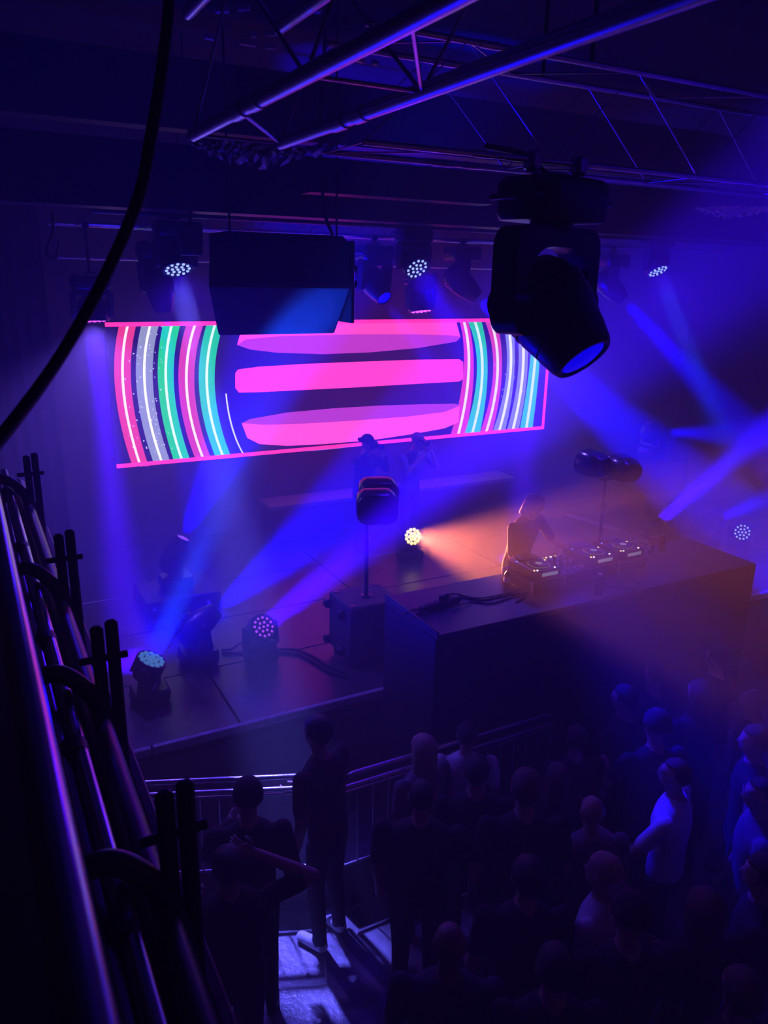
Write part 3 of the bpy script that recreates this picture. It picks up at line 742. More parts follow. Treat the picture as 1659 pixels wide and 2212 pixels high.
def bottle(loc, label, h=0.2, r=0.03, lab=True):
    t = thing('bottle', loc, label, 'bottle')
    MB().lathe([(0, 0), (r*.9, 0), (r, 0.01), (r, h*.62), (r*.85, h*.70), (r*.42, h*.80), (r*.40, h*.95), (0, h*.95)], (0, 0, 0), None, 18).build('body', 'glass', t)
    MB().lathe([(r*.46, h*.93), (r*.46, h), (0, h)], (0, 0, 0), None, 14).build('cap', 'label', t)
    if lab: MB().lathe([(r*1.02, h*.25), (r*1.02, h*.52)], (0, 0, 0), None, 18).build('label_band', 'label', t)
    return t
bottle(PZ(1094, 1266, gz), 'small dark bottle with pale cap left of the decks', 0.17, 0.026)
bottle(PZ(1292, 1284, gz), 'black bottle standing on the bench front of the middle deck', 0.19, 0.036, False)
bottle(PZ(1405, 1196, gz), 'glass bottle right of the rightmost deck, left one', 0.18, 0.025)
bottle(PZ(1428, 1190, gz), 'black bottle right of the rightmost deck, right one', 0.17, 0.036, False)

# stage clutter
def flight_case(loc, size, label, tapes=()):
    t = thing('flight_case', loc, label, 'case')
    MB().box((0, 0, size[2]/2), size, None, 0.012).build('body', 'black', t)
    for sx in (-1, 1):
        for sy in (-1, 1): MB().box((sx*(size[0]/2-.008), sy*(size[1]/2-.008), size[2]/2), (0.025, 0.025, size[2]+.004), None, 0.004).build('corner_edging', 'darksteel', t)
    MB().box((0, -size[1]/2-.004, size[2]*.62), (0.14, 0.012, 0.05), None, 0.004).build('latch', 'darksteel', t)
    for x, z, w_ in tapes:
        MB().prism([(x, -size[1]/2-.006, z), (x+w_, -size[1]/2-.006, z-.01), (x+w_*.2, -size[1]/2-.006, z+w_*1.3)], (0, 0.004, 0)).build('tape_scrap', 'tape', t, False)
    return t
flight_case((1.75, 7.9, 0), (0.78, 0.6, 0.19), 'low black flight case with two scraps of white tape under the screen left', ((-0.32, 0.10, 0.04), (0.24, 0.05, 0.06)))
q = PZ(1395, 1150, 0)
flight_case((8.45, 7.75, 0), (0.75, 0.7, 0.62), 'lower black case behind the right monitors')
flight_case((8.48, 7.75, 0.62), (0.70, 0.66, 0.42), 'upper black case behind the right monitors')
hp = PY(1402, 1030, 7.75)
fixture('spot', (hp.x, 7.75, 1.04+0.362), PY(1700, 940, 7.6), 'blue spot light on the case stack behind the right monitors', None, 500, BLUE, 20, 0.5, BLUE, 2, 'blue')
ra, rb_ = PZ(1216, 1114, 0), PZ(1338, 1150, 0)
rp = thing('cable_ramp', (0, 0, 0), 'thin wooden strip lying on the stage beyond the DJ', 'ramp')
b_ = MB(); dv = (rb_-ra); sd = Vector((-dv.y, dv.x, 0)).normalized()*0.05
b_.prism([ra, rb_, rb_+sd+Vector((0, 0, .02)), ra+sd+Vector((0, 0, .02))], (0, 0, 0.02)); b_.build('strip', 'wood', rp)
b_ = MB(); b_.prism([ra+sd*1.1, rb_+sd*1.1, rb_+sd*4, ra+sd*4], (0, 0, 0.05)); b_.build('ramp_board', 'black', rp)
def fl(px, py, dz=0.012): return PZ(px, py, dz)
cable([fl(600, 1402), fl(640, 1404), fl(680, 1420), fl(715, 1442), fl(745, 1452)], 0.012, 'thick black cable curving from the purple wash light to the subwoofer, rear one')
cable([fl(602, 1408), fl(640, 1412), fl(675, 1428), fl(710, 1450), fl(750, 1462)], 0.012, 'thick black cable curving from the purple wash light to the subwoofer, front one')
cable([fl(478, 1404), fl(500, 1402), fl(520, 1390, .05), fl(540, 1402)], 0.011, 'black cable between the two stage lights at left, looped up')
cable([fl(480, 1410), fl(510, 1410), fl(545, 1406)], 0.011, 'straight black cable between the two stage lights at left')

# ------------------------------------------------------------------ ceiling odds and ends
cb = thing('ceiling_drape', (0, 0, 0), 'crumpled grey drape bunched along the ceiling at upper left', 'drape')
def crumple(pts, hgt, seed, parent, name='cloth'):
    rr = random.Random(seed); P_ = bez(pts, 60); vs = []; fs = []; rows = 9
    for i, p in enumerate(P_):
        env = math.sin(PI*(0.05+0.9*i/(len(P_)-1)))
        for j in range(rows):
            t = j/(rows-1)
            f = math.sin(i*1.9+j*.8+seed)*.5+rr.uniform(-1, 1)*.5
            vs.append(p+Vector((rr.uniform(-.012, .012), f*0.05*env, -hgt*env*t*(1+.35*math.sin(i*1.3+seed))+rr.uniform(-.008, .008))))
    for i in range(len(P_)-1):
        for j in range(rows-1): fs.append((i*rows+j, i*rows+j+1, (i+1)*rows+j+1, (i+1)*rows+j))
    o = MB().add(vs, fs).build(name, 'cloth', parent, False)
    return o
crumple([PY(408, 303, 2.75), PY(500, 308, 2.75), PY(600, 316, 2.75), PY(725, 312, 2.75)], 0.055, 2, cb)
b_ = MB(); b_.cyl(PY(405, 298, 2.78), PY(720, 330, 2.78), 0.010, n=8); b_.build('rail', 'alu', cb)
cb2 = thing('ceiling_drape', (0, 0, 0), 'crumpled drape edge along the ceiling at the right border', 'drape')
crumple([PY(1500, 448, 5.2), PY(1580, 446, 5.2), PY(1690, 446, 5.2)], 0.08, 5, cb2)
# short metal clips on the ceiling catching the light
BRK = ['metal long bracket at the very top left of the group of ceiling brackets', 'metal long bracket at the very top right of the group of ceiling brackets', 'metal bent bracket at the left of the middle row of ceiling brackets', 'metal tiny bracket in the middle of the middle row of ceiling brackets', 'metal bright bracket at the right of the middle row of ceiling brackets', 'metal slanting bracket under the tiny one of ceiling brackets', 'metal small bracket at the lower right of ceiling brackets', 'metal lone bracket at far left lower down of ceiling brackets', 'metal small bracket just above the crumpled drape of ceiling brackets', 'metal faint bracket at upper right of ceiling brackets', 'metal twisted bracket beside the first overhead chord of ceiling brackets', 'metal last bracket at far right of ceiling brackets']
for k, (xa, ya, xb, yb_) in enumerate([(465, 22, 494, 21), (514, 18, 540, 16), (442, 78, 470, 83), (541, 74, 554, 76), (573, 73, 600, 72), (517, 90, 553, 96), (575, 99, 593, 102), (420, 222, 448, 226), (553, 294, 566, 294), (683, 25, 690, 20), (755, 122, 785, 133), (806, 134, 815, 138)]):
    a_, c_ = PZ(xa, ya, 4.9), PZ(xb, yb_, 4.9)
    e_ = (c_-a_); L_ = max(e_.length, 0.03)
    t = tag(MB().box((a_+c_)/2, (L_, 0.035, 0.03), Matrix.Rotation(math.atan2(e_.y, e_.x), 3, 'Z'), 0.004).build('ceiling_bracket', 'tape', None, False), BRK[k], 'bracket', 'ceiling brackets above the left truss')
# vent duct and slotted tray behind the truss at centre
q0, q1 = PY(900, 398, 7.6), PY(1140, 388, 7.6)
dt = thing('air_duct', (q0.x, 7.6, q0.z), 'silvery air duct glimpsed above the header beam left of the large moving head', 'duct')
L_ = (q1-q0).x
b_ = MB(); pts = [(x*L_/12, 0, 0.10) for x in range(13)]; b_.tube(pts, [0.17+0.008*(i % 2) for i in range(13)], 20); b_.build('duct_tube', 'duct', dt)
for x in (0.33, 0.5, 0.8): MB().box((L_*x, -0.2, 0.1), (0.05, 0.03, 0.5)).build('strap', 'darksteel', dt)
q0, q1 = PY(660, 415, 5.6), PY(1050, 438, 5.6)
tr_ = thing('cable_tray', (q0.x, 5.6, q0.z), 'perforated black cable tray in front of the header beam', 'tray')
L_ = (q1-q0).x
MB().box((L_/2, 0, 0), (L_, 0.2, 0.012)).build('tray_bed', 'darksteel', tr_, False)
for k in range(26): MB().box((L_*(k+.5)/26, -0.1, 0.03), (L_/26*.55, 0.008, 0.06)).build('tray_tooth', 'darksteel', tr_, False)
# long dark cable close to the camera
cc = [PD(372, -90, 1.95), PD(362, 40, 1.75), PD(345, 180, 1.6), PD(325, 300, 1.5), PD(298, 430, 1.48), PD(225, 600, 1.45), PD(130, 770, 1.4), PD(10, 935, 1.25), PD(-80, 1030, 1.15)]
tag(MB().tube(bez(cc, 48), 0.0105, 10).build('power_cable', 'rubber'), 'thick black cable sagging across the upper left near the camera', 'cable')
cable([PY(112, 455, 6.05), PY(114, 500, 6.05), PY(100, 545, 6.05), PY(120, 558, 6.05), PY(128, 520, 6.05)], 0.010, 'hook of spare cable hanging below the header beam at far left')

# ------------------------------------------------------------------ balcony railing
rl = thing('balcony_railing', (0.05, 0, 1.92), 'tubular balcony railing running along the left edge of the picture', 'railing')
def rp_(v): return Vector(v)-Vector((0.05, 0, 1.92))
MB().cyl(rp_((0.022, -0.6, 2.945)), rp_((0.022, 5.1, 2.945)), 0.021, n=20).build('handrail', 'chrome', rl)
Y3 = 2.2
r2 = PY(140, 1500, Y3); r3 = PY(196, 1500, Y3)
MB().cyl(rp_((r2.x, -0.4, r2.z)), rp_((r2.x, 5.1, r2.z)), 0.020, n=20).build('mid_rail', 'chrome', rl)
r2b = PY(116, 1500, Y3)
MB().cyl(rp_((r2b.x-.01, -0.4, r2b.z-.02)), rp_((r2b.x-.01, 5.1, r2b.z-.02)), 0.020, n=20).build('mid_rail', 'chrome', rl)
MB().cyl(rp_((r3.x, -0.4, r3.z-.08)), rp_((r3.x, 5.1, r3.z-.08)), 0.045, n=24).build('wide_rail', 'darksteel', rl)
for yy in (0.95, 1.25, 1.9, 2.6, 3.6, 4.6):
    MB().cyl(rp_((r2.x-.012, yy-.03, r2.z-.01)), rp_((r2.x-.012, yy+.03, r2.z-.01)), 0.036, n=18).build('rail_clamp', 'black', rl)
for Yh in (1.36, 2.2, 3.12, 4.6):
    k = 1.0
    base = Vector((0, Yh, 0))
    h0, h1, h2, h3 = PY(40, 1478, Y3), PY(130, 1456, Y3), PY(205, 1510, Y3), PY(250, 1600, Y3)
    pts = [Vector((v.x, Yh, v.z)) for v in (h0, h1, h2, h3)]
    h4 = PY(268, 1720, Y3); pts.append(Vector((h4.x, Yh, h4.z))); pts.append(Vector((h4.x, Yh, 1.93)))
    MB().tube([rp_(v) for v in bez(pts, 50)], 0.026, 12).build('bent_hoop', 'darksteel', rl)
    tz = PY(222, 1345, Y3).z
    for px_, dz in ((208, -0.008), (241, 0.004)):
        xx = PY(px_, 1360, Y3).x
        MB().box(rp_((xx, Yh, (tz+1.5)/2+dz)), (0.036, 0.03, tz-1.5), None, 0.009).build('upright', 'black', rl)
    pL, pR = PY(170, 1432, Y3), PY(276, 1417, Y3)
    MB().cyl(rp_((pL.x, Yh, pL.z)), rp_((pR.x, Yh, pL.z)), 0.011, n=10).build('cross_pin', 'black', rl)

# ------------------------------------------------------------------ crowd barriers
def barrier(xa, ya, xb, yb, label):
    t = thing('crowd_barrier', (xa, ya, FZ), label, 'barrier', math.atan2(yb-ya, xb-xa)); L_ = math.hypot(xb-xa, yb-ya)
    H1, H2, H3, HB = 1.20, 1.10, 1.06, 0.43
    b_ = MB(); r = 0.10
    pts = [(0, 0, HB)]+[(0, 0, H2-.02)]
    for i in range(7): a = PI-PI/2*i/6; pts.append((r+r*math.cos(a), 0, H1-r+r*math.sin(a)))
    for i in range(7): a = PI/2-PI/2*i/6; pts.append((L_-r+r*math.cos(a), 0, H1-r+r*math.sin(a)))
    pts += [(L_, 0, HB)]
    b_.tube(pts, 0.019, 10); b_.build('outer_tube', 'steel', t)
    for z, r_ in ((H2, 0.019), (H3, 0.008), (HB, 0.015)): MB().cyl((0, 0, z), (L_, 0, z), r_, n=10).build('rail', 'steel', t)
    n = int(L_/0.125)
    for k in range(1, n): MB().cyl((L_*k/n, 0, HB), (L_*k/n, 0, H3), 0.007, n=8).build('bar', 'steel', t)
    MB().box((L_/2, 0.02, HB/2-0.01), (L_-.02, 0.02, HB-0.04), None, 0.004).build('kick_panel', 'darksteel', t)
    return t
barrier(0.12, 5.10, 1.97, 4.345, 'steel crowd barrier at left with the lit end in front of the stage')
barrier(2.02, 4.29, 3.92, 4.29, 'steel crowd barrier behind the man at the centre, mostly hidden')

# ------------------------------------------------------------------ people
def rotz(a): return Matrix.Rotation(a, 3, 'Z')
def rotx(a): return Matrix.Rotation(a, 3, 'X')
ELL_CACHE = {}
def person(feet, face, label, h=1.74, lean=0.0, L=None, R=None, shirt='darkcloth', legs='denim', shoes='black', skin='skin', hair='short', hairm='blackhair', hy=0.0, hp=0.0, wide=1.0, glasses=False, sleeve=0.62, voxel=0.0145, fingers=True, split=0.0):
    """face = world direction (dx, dy) the body faces; L / R = (elbow, wrist) in body space (x right, y forward, z up, for 1.75 m)"""
    rz = math.atan2(face[1], face[0])-PI/2; sc = h/1.75
    t = thing('person', feet, label, 'person', rz); t.scale = (sc, sc, sc)
    piv = Vector((0, 0, 0.95)); RL = rotx(-lean)
    def U(p): return piv+RL@(Vector(p)-piv)
    prims = []   # (type, data, material index): 0 skin 1 shirt 2 legs 3 shoes
    mb = MB()
    def cap(a, b, ra, rb, m):
        a, b = Vector(a), Vector(b); d = b-a; u = d.normalized()
        n = 12; pts = []; rs = []
        for i in range(4): th = PI/2*i/3.4; pts.append(a-u*ra*math.cos(th)); rs.append(max(ra*math.sin(th), .002))
        for i in range(1, 5): th = PI/2*(1-i/4.6); pts.append(b+u*rb*math.cos(th)); rs.append(max(rb*math.sin(th), .002))
        mb.tube(pts, rs, n); prims.append((a, b, ra, rb, m))
    def ellp(c, r, m, Rm=None):
        mb.ell(c, r, Rm, 16, 10); rm = min(r); c = Vector(c); Rm = Rm or Matrix.Identity(3)
        ax = max(range(3), key=lambda i: r[i]); e = Vector((0, 0, 0)); e[ax] = r[ax]-rm
        prims.append((c-Rm@e, c+Rm@e, (r[0]+r[1]+r[2])/3*.85, (r[0]+r[1]+r[2])/3*.85, m))
    # torso loft
    rings = [(0.80, .145*wide, .108, 2), (0.88, .168*wide, .122, 2), (0.96, .165*wide, .118, 1), (1.06, .155*wide, .110, 1), (1.18, .165*wide, .118, 1), (1.30, .19*wide, .128, 1), (1.39, .187*wide, .112, 1), (1.445, .135*wide, .088, 1), (1.485, .07, .068, 1)]
    vs = []; n = 18
    for z, rx, ry, m in rings:
        for i in range(n):
            a = 2*PI*i/n; p = Vector((rx*math.cos(a), ry*math.sin(a)-.005, z))
            vs.append(U(p) if z > .95 else p)
    K = len(rings); fs = [(k*n+i, k*n+(i+1) % n, (k+1)*n+(i+1) % n, (k+1)*n+i) for k in range(K-1) for i in range(n)]
    fs += [list(range(n))[::-1], [(K-1)*n+i for i in range(n)]]; mb.add(vs, fs)
    prims.append((Vector((-.05, 0, .86)), Vector((.05, 0, .86)), .12, .12, 2))
    for z in (1.0, 1.1, 1.22, 1.34): prims.append((U((-.06, 0, z)), U((.06, 0, z)), .125, .125, 1))
    prims.append((U((-.14, 0, 1.41)), U((.14, 0, 1.41)), .085, .085, 1))
    # neck and head
    cap(U((0, -.01, 1.44)), U((0, .012, 1.56)), .058, .056, 0)
    hb = U((0, .005, 1.555)); RHd = RL @ rotz(hy) @ rotx(-hp)
    def Hd(p): return hb+RHd@(Vector(p)-Vector((0, .005, 1.555)))
    ellp(Hd((0, .008, 1.655)), (.077, .097, .098), 0, RHd)
    ellp(Hd((0, .045, 1.595)), (.056, .058, .062), 0, RHd)
    cap(Hd((0, .095, 1.655)), Hd((0, .118, 1.622)), .011, .016, 0)
    cap(Hd((-.04, .088, 1.672)), Hd((.04, .088, 1.672)), .016, .016, 0)
    cap(Hd((-.02, .1, 1.585)), Hd((.02, .1, 1.585)), .011, .011, 0)
    for s in (-1, 1): ellp(Hd((s*.08, .0, 1.64)), (.012, .022, .034), 0, RHd)
    # legs
    for s in (-1, 1):
        hx = s*.092*wide; fx = s*(.105+split)
        cap((hx, 0, .88), (s*(.1+split*.5), .02, .50), .092, .066, 2); cap((s*(.1+split*.5), .02, .50), (fx, -.02, .10), .066, .052, 2)
        cap((fx, -.035, .05), (s*(.12+split), .135, .042), .048, .042, 3)
    # arms
    hands = []
    for s, pose in ((-1, L), (1, R)):
        el, wr = pose if pose else ((s*.265, -.02, 1.12), (s*.255, .07, .87))
        sh = U((s*.205*wide, -.005, 1.405)); el = U(el); wr = U(wr)
        cap(sh, el, .056, .044, 1 if sleeve >= 1 else 0); cap(el, wr, .044, .031, 1 if sleeve > 1.4 else 0)
        if sleeve < 1: cap(sh, sh.lerp(el, sleeve), .062, .060, 1)
        else: cap(sh, el, .060, .055, 1)
        if sleeve > 1.4: cap(el, el.lerp(wr, .86), .056, .042, 1)
        d = (wr-el).normalized()
        side = d.cross(Vector((0, 1, 0)))
        if side.length < .2: side = d.cross(Vector((1, 0, 0)))
        side.normalize(); nrm = side.cross(d).normalized()
        Rm = Matrix((side, nrm, d)).transposed()
        ellp(wr+d*.05, (.042, .018, .056), 0, Rm)
        hands.append((wr, d, side, nrm, s))
    me = bpy.data.meshes.new('tmp'); me.from_pydata(mb.v, [], mb.f)
    bm = bmesh.new(); bm.from_mesh(me); bmesh.ops.recalc_face_normals(bm, faces=bm.faces); bm.to_mesh(me); bm.free()
    tmp = bpy.data.objects.new('tmp', me); C.objects.link(tmp)
    rm = tmp.modifiers.new('r', 'REMESH'); rm.mode = 'VOXEL'; rm.voxel_size = voxel
    sm = tmp.modifiers.new('s', 'SMOOTH'); sm.factor = .5; sm.iterations = 5
    dg = bpy.context.evaluated_depsgraph_get()
    bme = bpy.data.meshes.new_from_object(tmp.evaluated_get(dg)); bpy.data.objects.remove(tmp); bpy.data.meshes.remove(me)
    nv = len(bme.vertices); co = np.empty(nv*3); bme.vertices.foreach_get('co', co); co = co.reshape(-1, 3)
    npoly = len(bme.polygons); ctr = np.empty(npoly*3); bme.polygons.foreach_get('center', ctr); ctr = ctr.reshape(-1, 3)
    best = np.full(npoly, 1e9); mi = np.zeros(npoly, int)
    for a, b, ra, rb, m in prims:
        a_ = np.array(a); ab = np.array(b)-a_; l2 = max(ab@ab, 1e-9)
        tt = np.clip(((ctr-a_)@ab)/l2, 0, 1); dd = np.linalg.norm(ctr-a_-tt[:, None]*ab, axis=1)-(ra+(rb-ra)*tt)
        k = dd < best-1e-4; best[k] = dd[k]; mi[k] = m
    verts = [tuple(v) for v in co]; faces = [list(p.vertices) for p in bme.polygons]; mi = list(mi)
    bpy.data.meshes.remove(bme)
    if fingers:
        fb = MB()
        for wr, d, side, nrm, s in hands:
            curl = nrm*(1 if nrm.y > 0 or nrm.z > 0 else -1)
            for i, (o, ln) in enumerate(((-.030, .068), (-.010, .078), (.010, .074), (.029, .058))):
                p0 = wr+d*.085+side*o; p1 = p0+d*ln*.45+curl*.006; p2 = p1+(d*.8+curl*.6).normalized()*ln*.32; p3 = p2+(d*.35+curl).normalized()*ln*.27
                fb.tube([p0, p1, p2, p3], [.0088, .0085, .0078, .0062], 6)
            ts = -1 if i % 2 else 1
            q0 = wr+d*.03-side*.034; q1 = q0-side*.018+d*.025+curl*.012; q2 = q1+d*.028+curl*.014
            fb.tube([q0, q1, q2], [.0115, .0105, .008], 6)
        o = len(verts); verts += fb.v; faces += [[i+o for i in f] for f in fb.f]; mi += [0]*len(fb.f)
    body = bpy.data.meshes.new('body'); body.from_pydata(verts, [], faces)
    for q in (skin, shirt, legs, shoes): body.materials.append(M[q])
    body.polygons.foreach_set('material_index', mi); body.polygons.foreach_set('use_smooth', [True]*len(faces)); body.update()
    link('body', body, t)
    for s in (-1, 1): MB().ell(Hd((s*.031, .091, 1.651)), (.012, .011, .010), RHd, 8, 6).build('eye', 'eye', t)
    # hair / headwear
    def shell(c, r, keep, m, name, n=22, k=16, wob=0.0, drop=0.0):
        e = MB().ell((0, 0, 0), r, None, n, k)
        if drop:   # straight hair: below the crown the shell hangs down instead of closing like an egg
            q = []
            for x, y, z in e.v:
                if z < 0:
                    f = math.sqrt(max(1e-6, 1-(z/r[2])**2)); g = (1-.10*(-z/r[2]))/max(f, .12); x, y, z = x*g, y*g, z*drop
                q.append((x, y, z))
            e.v = q
        vs = [Vector(c)+Vector(v)*(1+wob*math.sin(v[0]*90+v[1]*70)) for v in e.v]
        fs = [f for f in e.f if keep(sum((vs[i] for i in f), Vector())/len(f))]
        vs = [Hd(v) for v in vs]; o = MB().add(vs, fs).build(name, m, t)
        sd = o.modifiers.new('s', 'SOLIDIFY'); sd.thickness = .012; sd.offset = -1; return o
    if hair == 'short':
        shell((0, -.002, 1.668), (.088, .104, .104), lambda p: p.z > 1.70 or (p.y < .02 and p.z > 1.62) or (p.y < -.04 and p.z > 1.585), hairm, 'hair', wob=.02)
    elif hair == 'buzz':
        shell((0, .004, 1.66), (.0815, .100, .101), lambda p: p.z > 1.715 or (p.y < .0 and p.z > 1.63), hairm, 'hair')
    elif hair == 'bob':
        shell((0, -.004, 1.66), (.098, .114, .106), lambda p: p.z > 1.505 and (p.y < .04 or p.z > 1.705), hairm, 'hair', 26, 24, .004, 1.6)
    elif hair == 'long':
        shell((0, -.006, 1.66), (.096, .112, .106), lambda p: p.z > 1.30 and (p.y < .03 or p.z > 1.71), hairm, 'hair', 26, 30, .01, 3.6)
    elif hair == 'bun':
        shell((0, -.002, 1.668), (.088, .104, .104), lambda p: p.z > 1.70 or (p.y < .02 and p.z > 1.60), hairm, 'hair')
        MB().ell(Hd((0, -.09, 1.74)), (.042, .042, .038), RHd).build('hair_bun', hairm, t)
    elif hair == 'cap':
        cp = shell((0, .002, 1.672), (.092, .108, .100), lambda p: p.z > 1.675, hairm, 'cap')
        b2 = MB(); pts = []
        for i in range(13):
            a = PI*i/12; pts.append(Hd((.085*math.cos(a), .07+.115*math.sin(a), 1.688-.02*math.sin(a))))
        b2.prism(pts, RHd@Vector((0, 0, .006))); b2.build('cap_brim', hairm, t)
    elif hair == 'beanie':
        shell((0, .0, 1.675), (.094, .11, .112), lambda p: p.z > 1.655, hairm, 'hat')
    elif hair == 'hat':
        shell((0, .0, 1.70), (.090, .106, .095), lambda p: p.z > 1.69, hairm, 'hat')
        b2 = MB(); b2.lathe([(.088, 0), (.15, -.012), (.152, -.006), (.088, .008)], (0, 0, 0), None, 24); b2.v = [tuple(Hd(Vector(v)+Vector((0, 0.005, 1.70)))) for v in b2.v]; b2.build('hat_brim', hairm, t)
    if glasses:
        b2 = MB()
        for s in (-1, 1):
            b2.tube([Hd((s*.034+.024*math.cos(2*PI*i/14), .112, 1.65+.019*math.sin(2*PI*i/14))) for i in range(15)], .0026, 5)
            b2.tube([Hd((s*.058, .11, 1.655)), Hd((s*.084, .06, 1.658)), Hd((s*.086, -.01, 1.652))], .0026, 5)
        b2.tube([Hd((-.011, .113, 1.655)), Hd((.011, .113, 1.655))], .0026, 5); b2.build('glasses', 'alu', t)
    return t, U, Hd

# DJ behind the bench
person((4.47, 5.60, 0), (0.30, -0.95), 'woman DJ with a fair bob in a dark loose shirt leaning over the decks', 1.55, 0.22,
       L=((-.37, .14, 1.20), (-.44, .44, 1.12)), R=((.27, .10, 1.13), (.22, .34, 1.10)), shirt='darkcloth', legs='darkcloth', hair='bob', hairm='fairhair', hy=1.0, hp=0.25, sleeve=.85, wide=1.15, voxel=.012)
# photographers in front of the riser
ph = PY(887, 945, 8.5)
t1, U1, H1 = person((ph.x, ph.y, 0), (0.25, -0.97), 'man in a pink baseball cap and light shirt holding a camera to his eye', ph.z+0.08, 0.16,
       L=((-.27, .22, 1.28), (-.07, .26, 1.56)), R=((.27, .20, 1.26), (.06, .27, 1.55)), shirt='greycloth', legs='darkcloth', hair='cap', hairm='redcap', hp=0.2, sleeve=.8, wide=1.1, voxel=.012)
def camera_prop(person_t, label):
    sc = person_t.scale[0]
    t = thing('camera', (0, 0, 0), label, 'camera')
    t.matrix_world = Matrix.Translation(person_t.location) @ Euler(person_t.rotation_euler).to_matrix().to_4x4() @ Matrix.Scale(sc, 4) @ Matrix.Translation((0, .21, 1.63))
    MB().box((0, 0, 0), (.14, .07, .09), None, .012).build('camera_body', 'gloss', t)
    MB().box((0, 0, .055), (.06, .06, .035), None, .01).build('viewfinder', 'gloss', t)
    b2 = MB().lathe([(.035, 0), (.035, .05), (.042, .06), (.042, .12), (.036, .12), (.034, .105), (0, .105)], (0, .03, 0), Matrix.Rotation(-PI/2, 3, 'X'), 20); b2.build('camera_lens', 'gloss', t)
camera_prop(t1, 'black camera held by the man in the pink cap')
ph = PY(783, 948, 8.65)
t2, U2, H2 = person((ph.x, ph.y, 0), (0.5, -0.87), 'dark figure with a hat holding a camera in front of the screen edge', ph.z+0.04, 0.10,
       L=((-.27, .22, 1.26), (-.08, .30, 1.52)), R=((.27, .22, 1.26), (.06, .31, 1.52)), shirt='darkcloth', legs='darkcloth', hair='hat', hairm='darkcloth', hp=0.1, sleeve=1.5, voxel=.012)
camera_prop(t2, 'black camera held by the figure in the dark hat')

def crowd(px, py, label, z=0.56, dx=None, **kw):
    """a standing guest whose head top is seen at px, py; z = head top height"""
    q = PZ(px, py, z); h = z-FZ
    tgt = Vector((5.2, 8.2)) if dx is None else Vector((q.x+dx[0], q.y+dx[1]))
    f = (tgt-Vector((q.x, q.y))).normalized()
    return person((q.x, q.y, FZ), (f.x, f.y), label, h=h, **kw)
crowd(706, 1558, 'tall man in dark clothes leaning at the barrier end, white trainers', 0.64, (-0.5, 1), hair='short', lean=.10, shoes='shoe', R=((.27, .12, 1.15), (.10, .30, 1.10)))
crowd(535, 1692, 'dark figure by the barrier with hands raised, left of the lit bars', 0.56, (0.3, 1), hair='beanie', hairm='darkcloth', L=((-.26, .14, 1.16), (-.12, .34, 1.24)), sleeve=1.5)
crowd(492, 1838, 'nearest person at left with one elbow raised sideways', 0.56, (0.15, 1), hair='short', R=((.47, .02, 1.44), (.16, .12, 1.60)), L=((-.28, .06, 1.13), (-.15, .30, 1.16)), wide=1.1, voxel=.012)
crowd(1010, 1566, 'person with dark hair in a white top facing the stage at the bench', 0.36, hair='short', shirt='whitecloth', wide=1.05)
crowd(916, 1591, 'woman with long fair hair left of the white topped person', 0.46, (-0.2, 1), hair='long', hairm='fairhair', shirt='greycloth')
crowd(1031, 1639, 'man in a dark hoodie right behind the white topped person', 0.51, hair='short', sleeve=1.5, wide=1.1)
crowd(912, 1692, 'tall broad man in black seen from behind at the centre', 0.55, hair='buzz', wide=1.18, sleeve=.7, voxel=.0125, R=((.29, .14, 1.16), (.18, .38, 1.22)))
crowd(1140, 1670, 'dark haired guest right of the hooded man', 0.68, hair='short', hairm='brownhair')
crowd(1248, 1572, 'guest in dark clothes close to the bench front', 0.39, hair='bun', hairm='blackhair')
crowd(1207, 1653, 'guest in black behind the one with a hair bun', 0.36, hair='long', hairm='brownhair')
crowd(1284, 1726, 'bald man in a blue lit polo shirt', 0.43, hair='none', shirt='greycloth', wide=1.08)
crowd(1468, 1644, 'man with glasses in a bright white shirt', 0.56, (-0.55, 1), hair='buzz', hairm='brownhair', shirt='whitecloth', glasses=True, wide=1.1, L=((-.27, .16, 1.14), (-.18, .40, 1.16)))
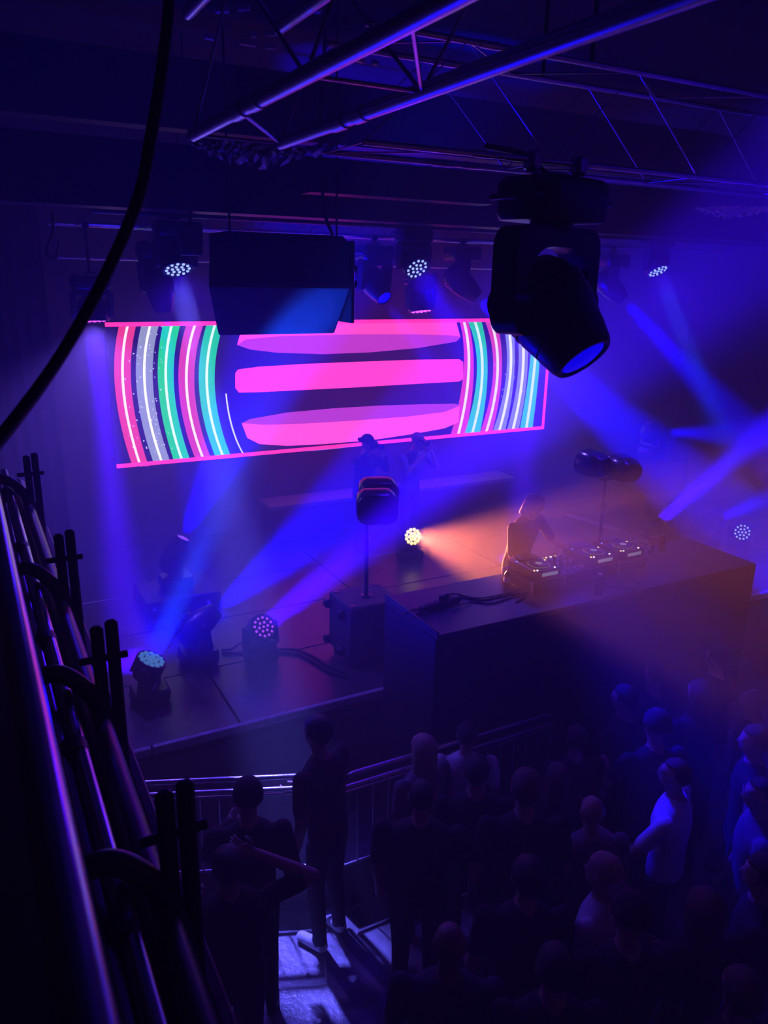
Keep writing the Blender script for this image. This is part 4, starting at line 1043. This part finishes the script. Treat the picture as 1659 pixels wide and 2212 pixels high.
crowd(1354, 1484, 'guest with short hair left of the broad shouldered man near the bench', 0.53, (-0.3, 1), hair='short')
crowd(1419, 1437, 'broad shouldered man in a grey shirt close to the bench', 0.50, hair='buzz', shirt='navycloth', wide=1.15, hairm='blackhair')
crowd(1424, 1542, 'guest raising a forearm behind the broad shouldered man', 0.58, hair='beanie', hairm='navycloth', L=((-.28, .12, 1.16), (-.16, .38, 1.24)))
crowd(1636, 1491, 'bald man with glasses at the right border', 0.49, (-0.6, 1), hair='none', glasses=True)
crowd(1640, 1572, 'guest with face lit purple below the bald man with glasses', 0.56, (-0.7, 0.8), hair='short', hairm='brownhair')
crowd(1654, 1686, 'man with glasses and receding hair at the right border lower down', 0.56, (-0.8, 0.8), hair='buzz', glasses=True, shirt='greycloth')
crowd(1555, 1396, 'farthest guest at right near the bench end', 0.56, hair='short')
crowd(1518, 1472, 'guest in dark clothes between the farthest guest and the bald man', 0.59, hair='long')
crowd(1311, 1853, 'guest with light hair and a bright blue lit shirt side at lower right', 0.51, (-0.4, 1), hair='short', hairm='fairhair', shirt='whitecloth')
crowd(973, 2006, 'balding man near the lower centre with lit left shoulder', 0.56, hair='none', shirt='navycloth', skin='skin2', wide=1.1)
crowd(1369, 1942, 'guest with a cap behind the light haired one at lower right', 0.67, hair='cap', hairm='darkcloth')
crowd(1531, 1931, 'dark haired guest in the dark lower right', 0.56, hair='bob', hairm='brownhair')
crowd(1611, 2107, 'nearest guest in the lower right corner', 0.57, hair='short', hairm='brownhair', wide=1.1)
crowd(1659, 1855, 'guest at the right border with one bare arm lit blue', 0.55, (-0.6, 1), hair='short', L=((-.30, .12, 1.16), (-.22, .40, 1.10)))
crowd(1143, 1861, 'guest in black between the balding man and the bald man', 0.58, hair='short')
crowd(1203, 2055, 'guest in black in the dark at bottom centre', 0.59, hair='short', wide=1.08)
# drink straw on the floor
st = PZ(703, 2092, FZ+.006)
tag(MB().cyl(st-Vector((.03, .09, 0)), st+Vector((.03, .09, 0)), .005, n=8).build('drinking_straw', 'tape'), 'white drinking straw lying on the lit patch of floor', 'straw')
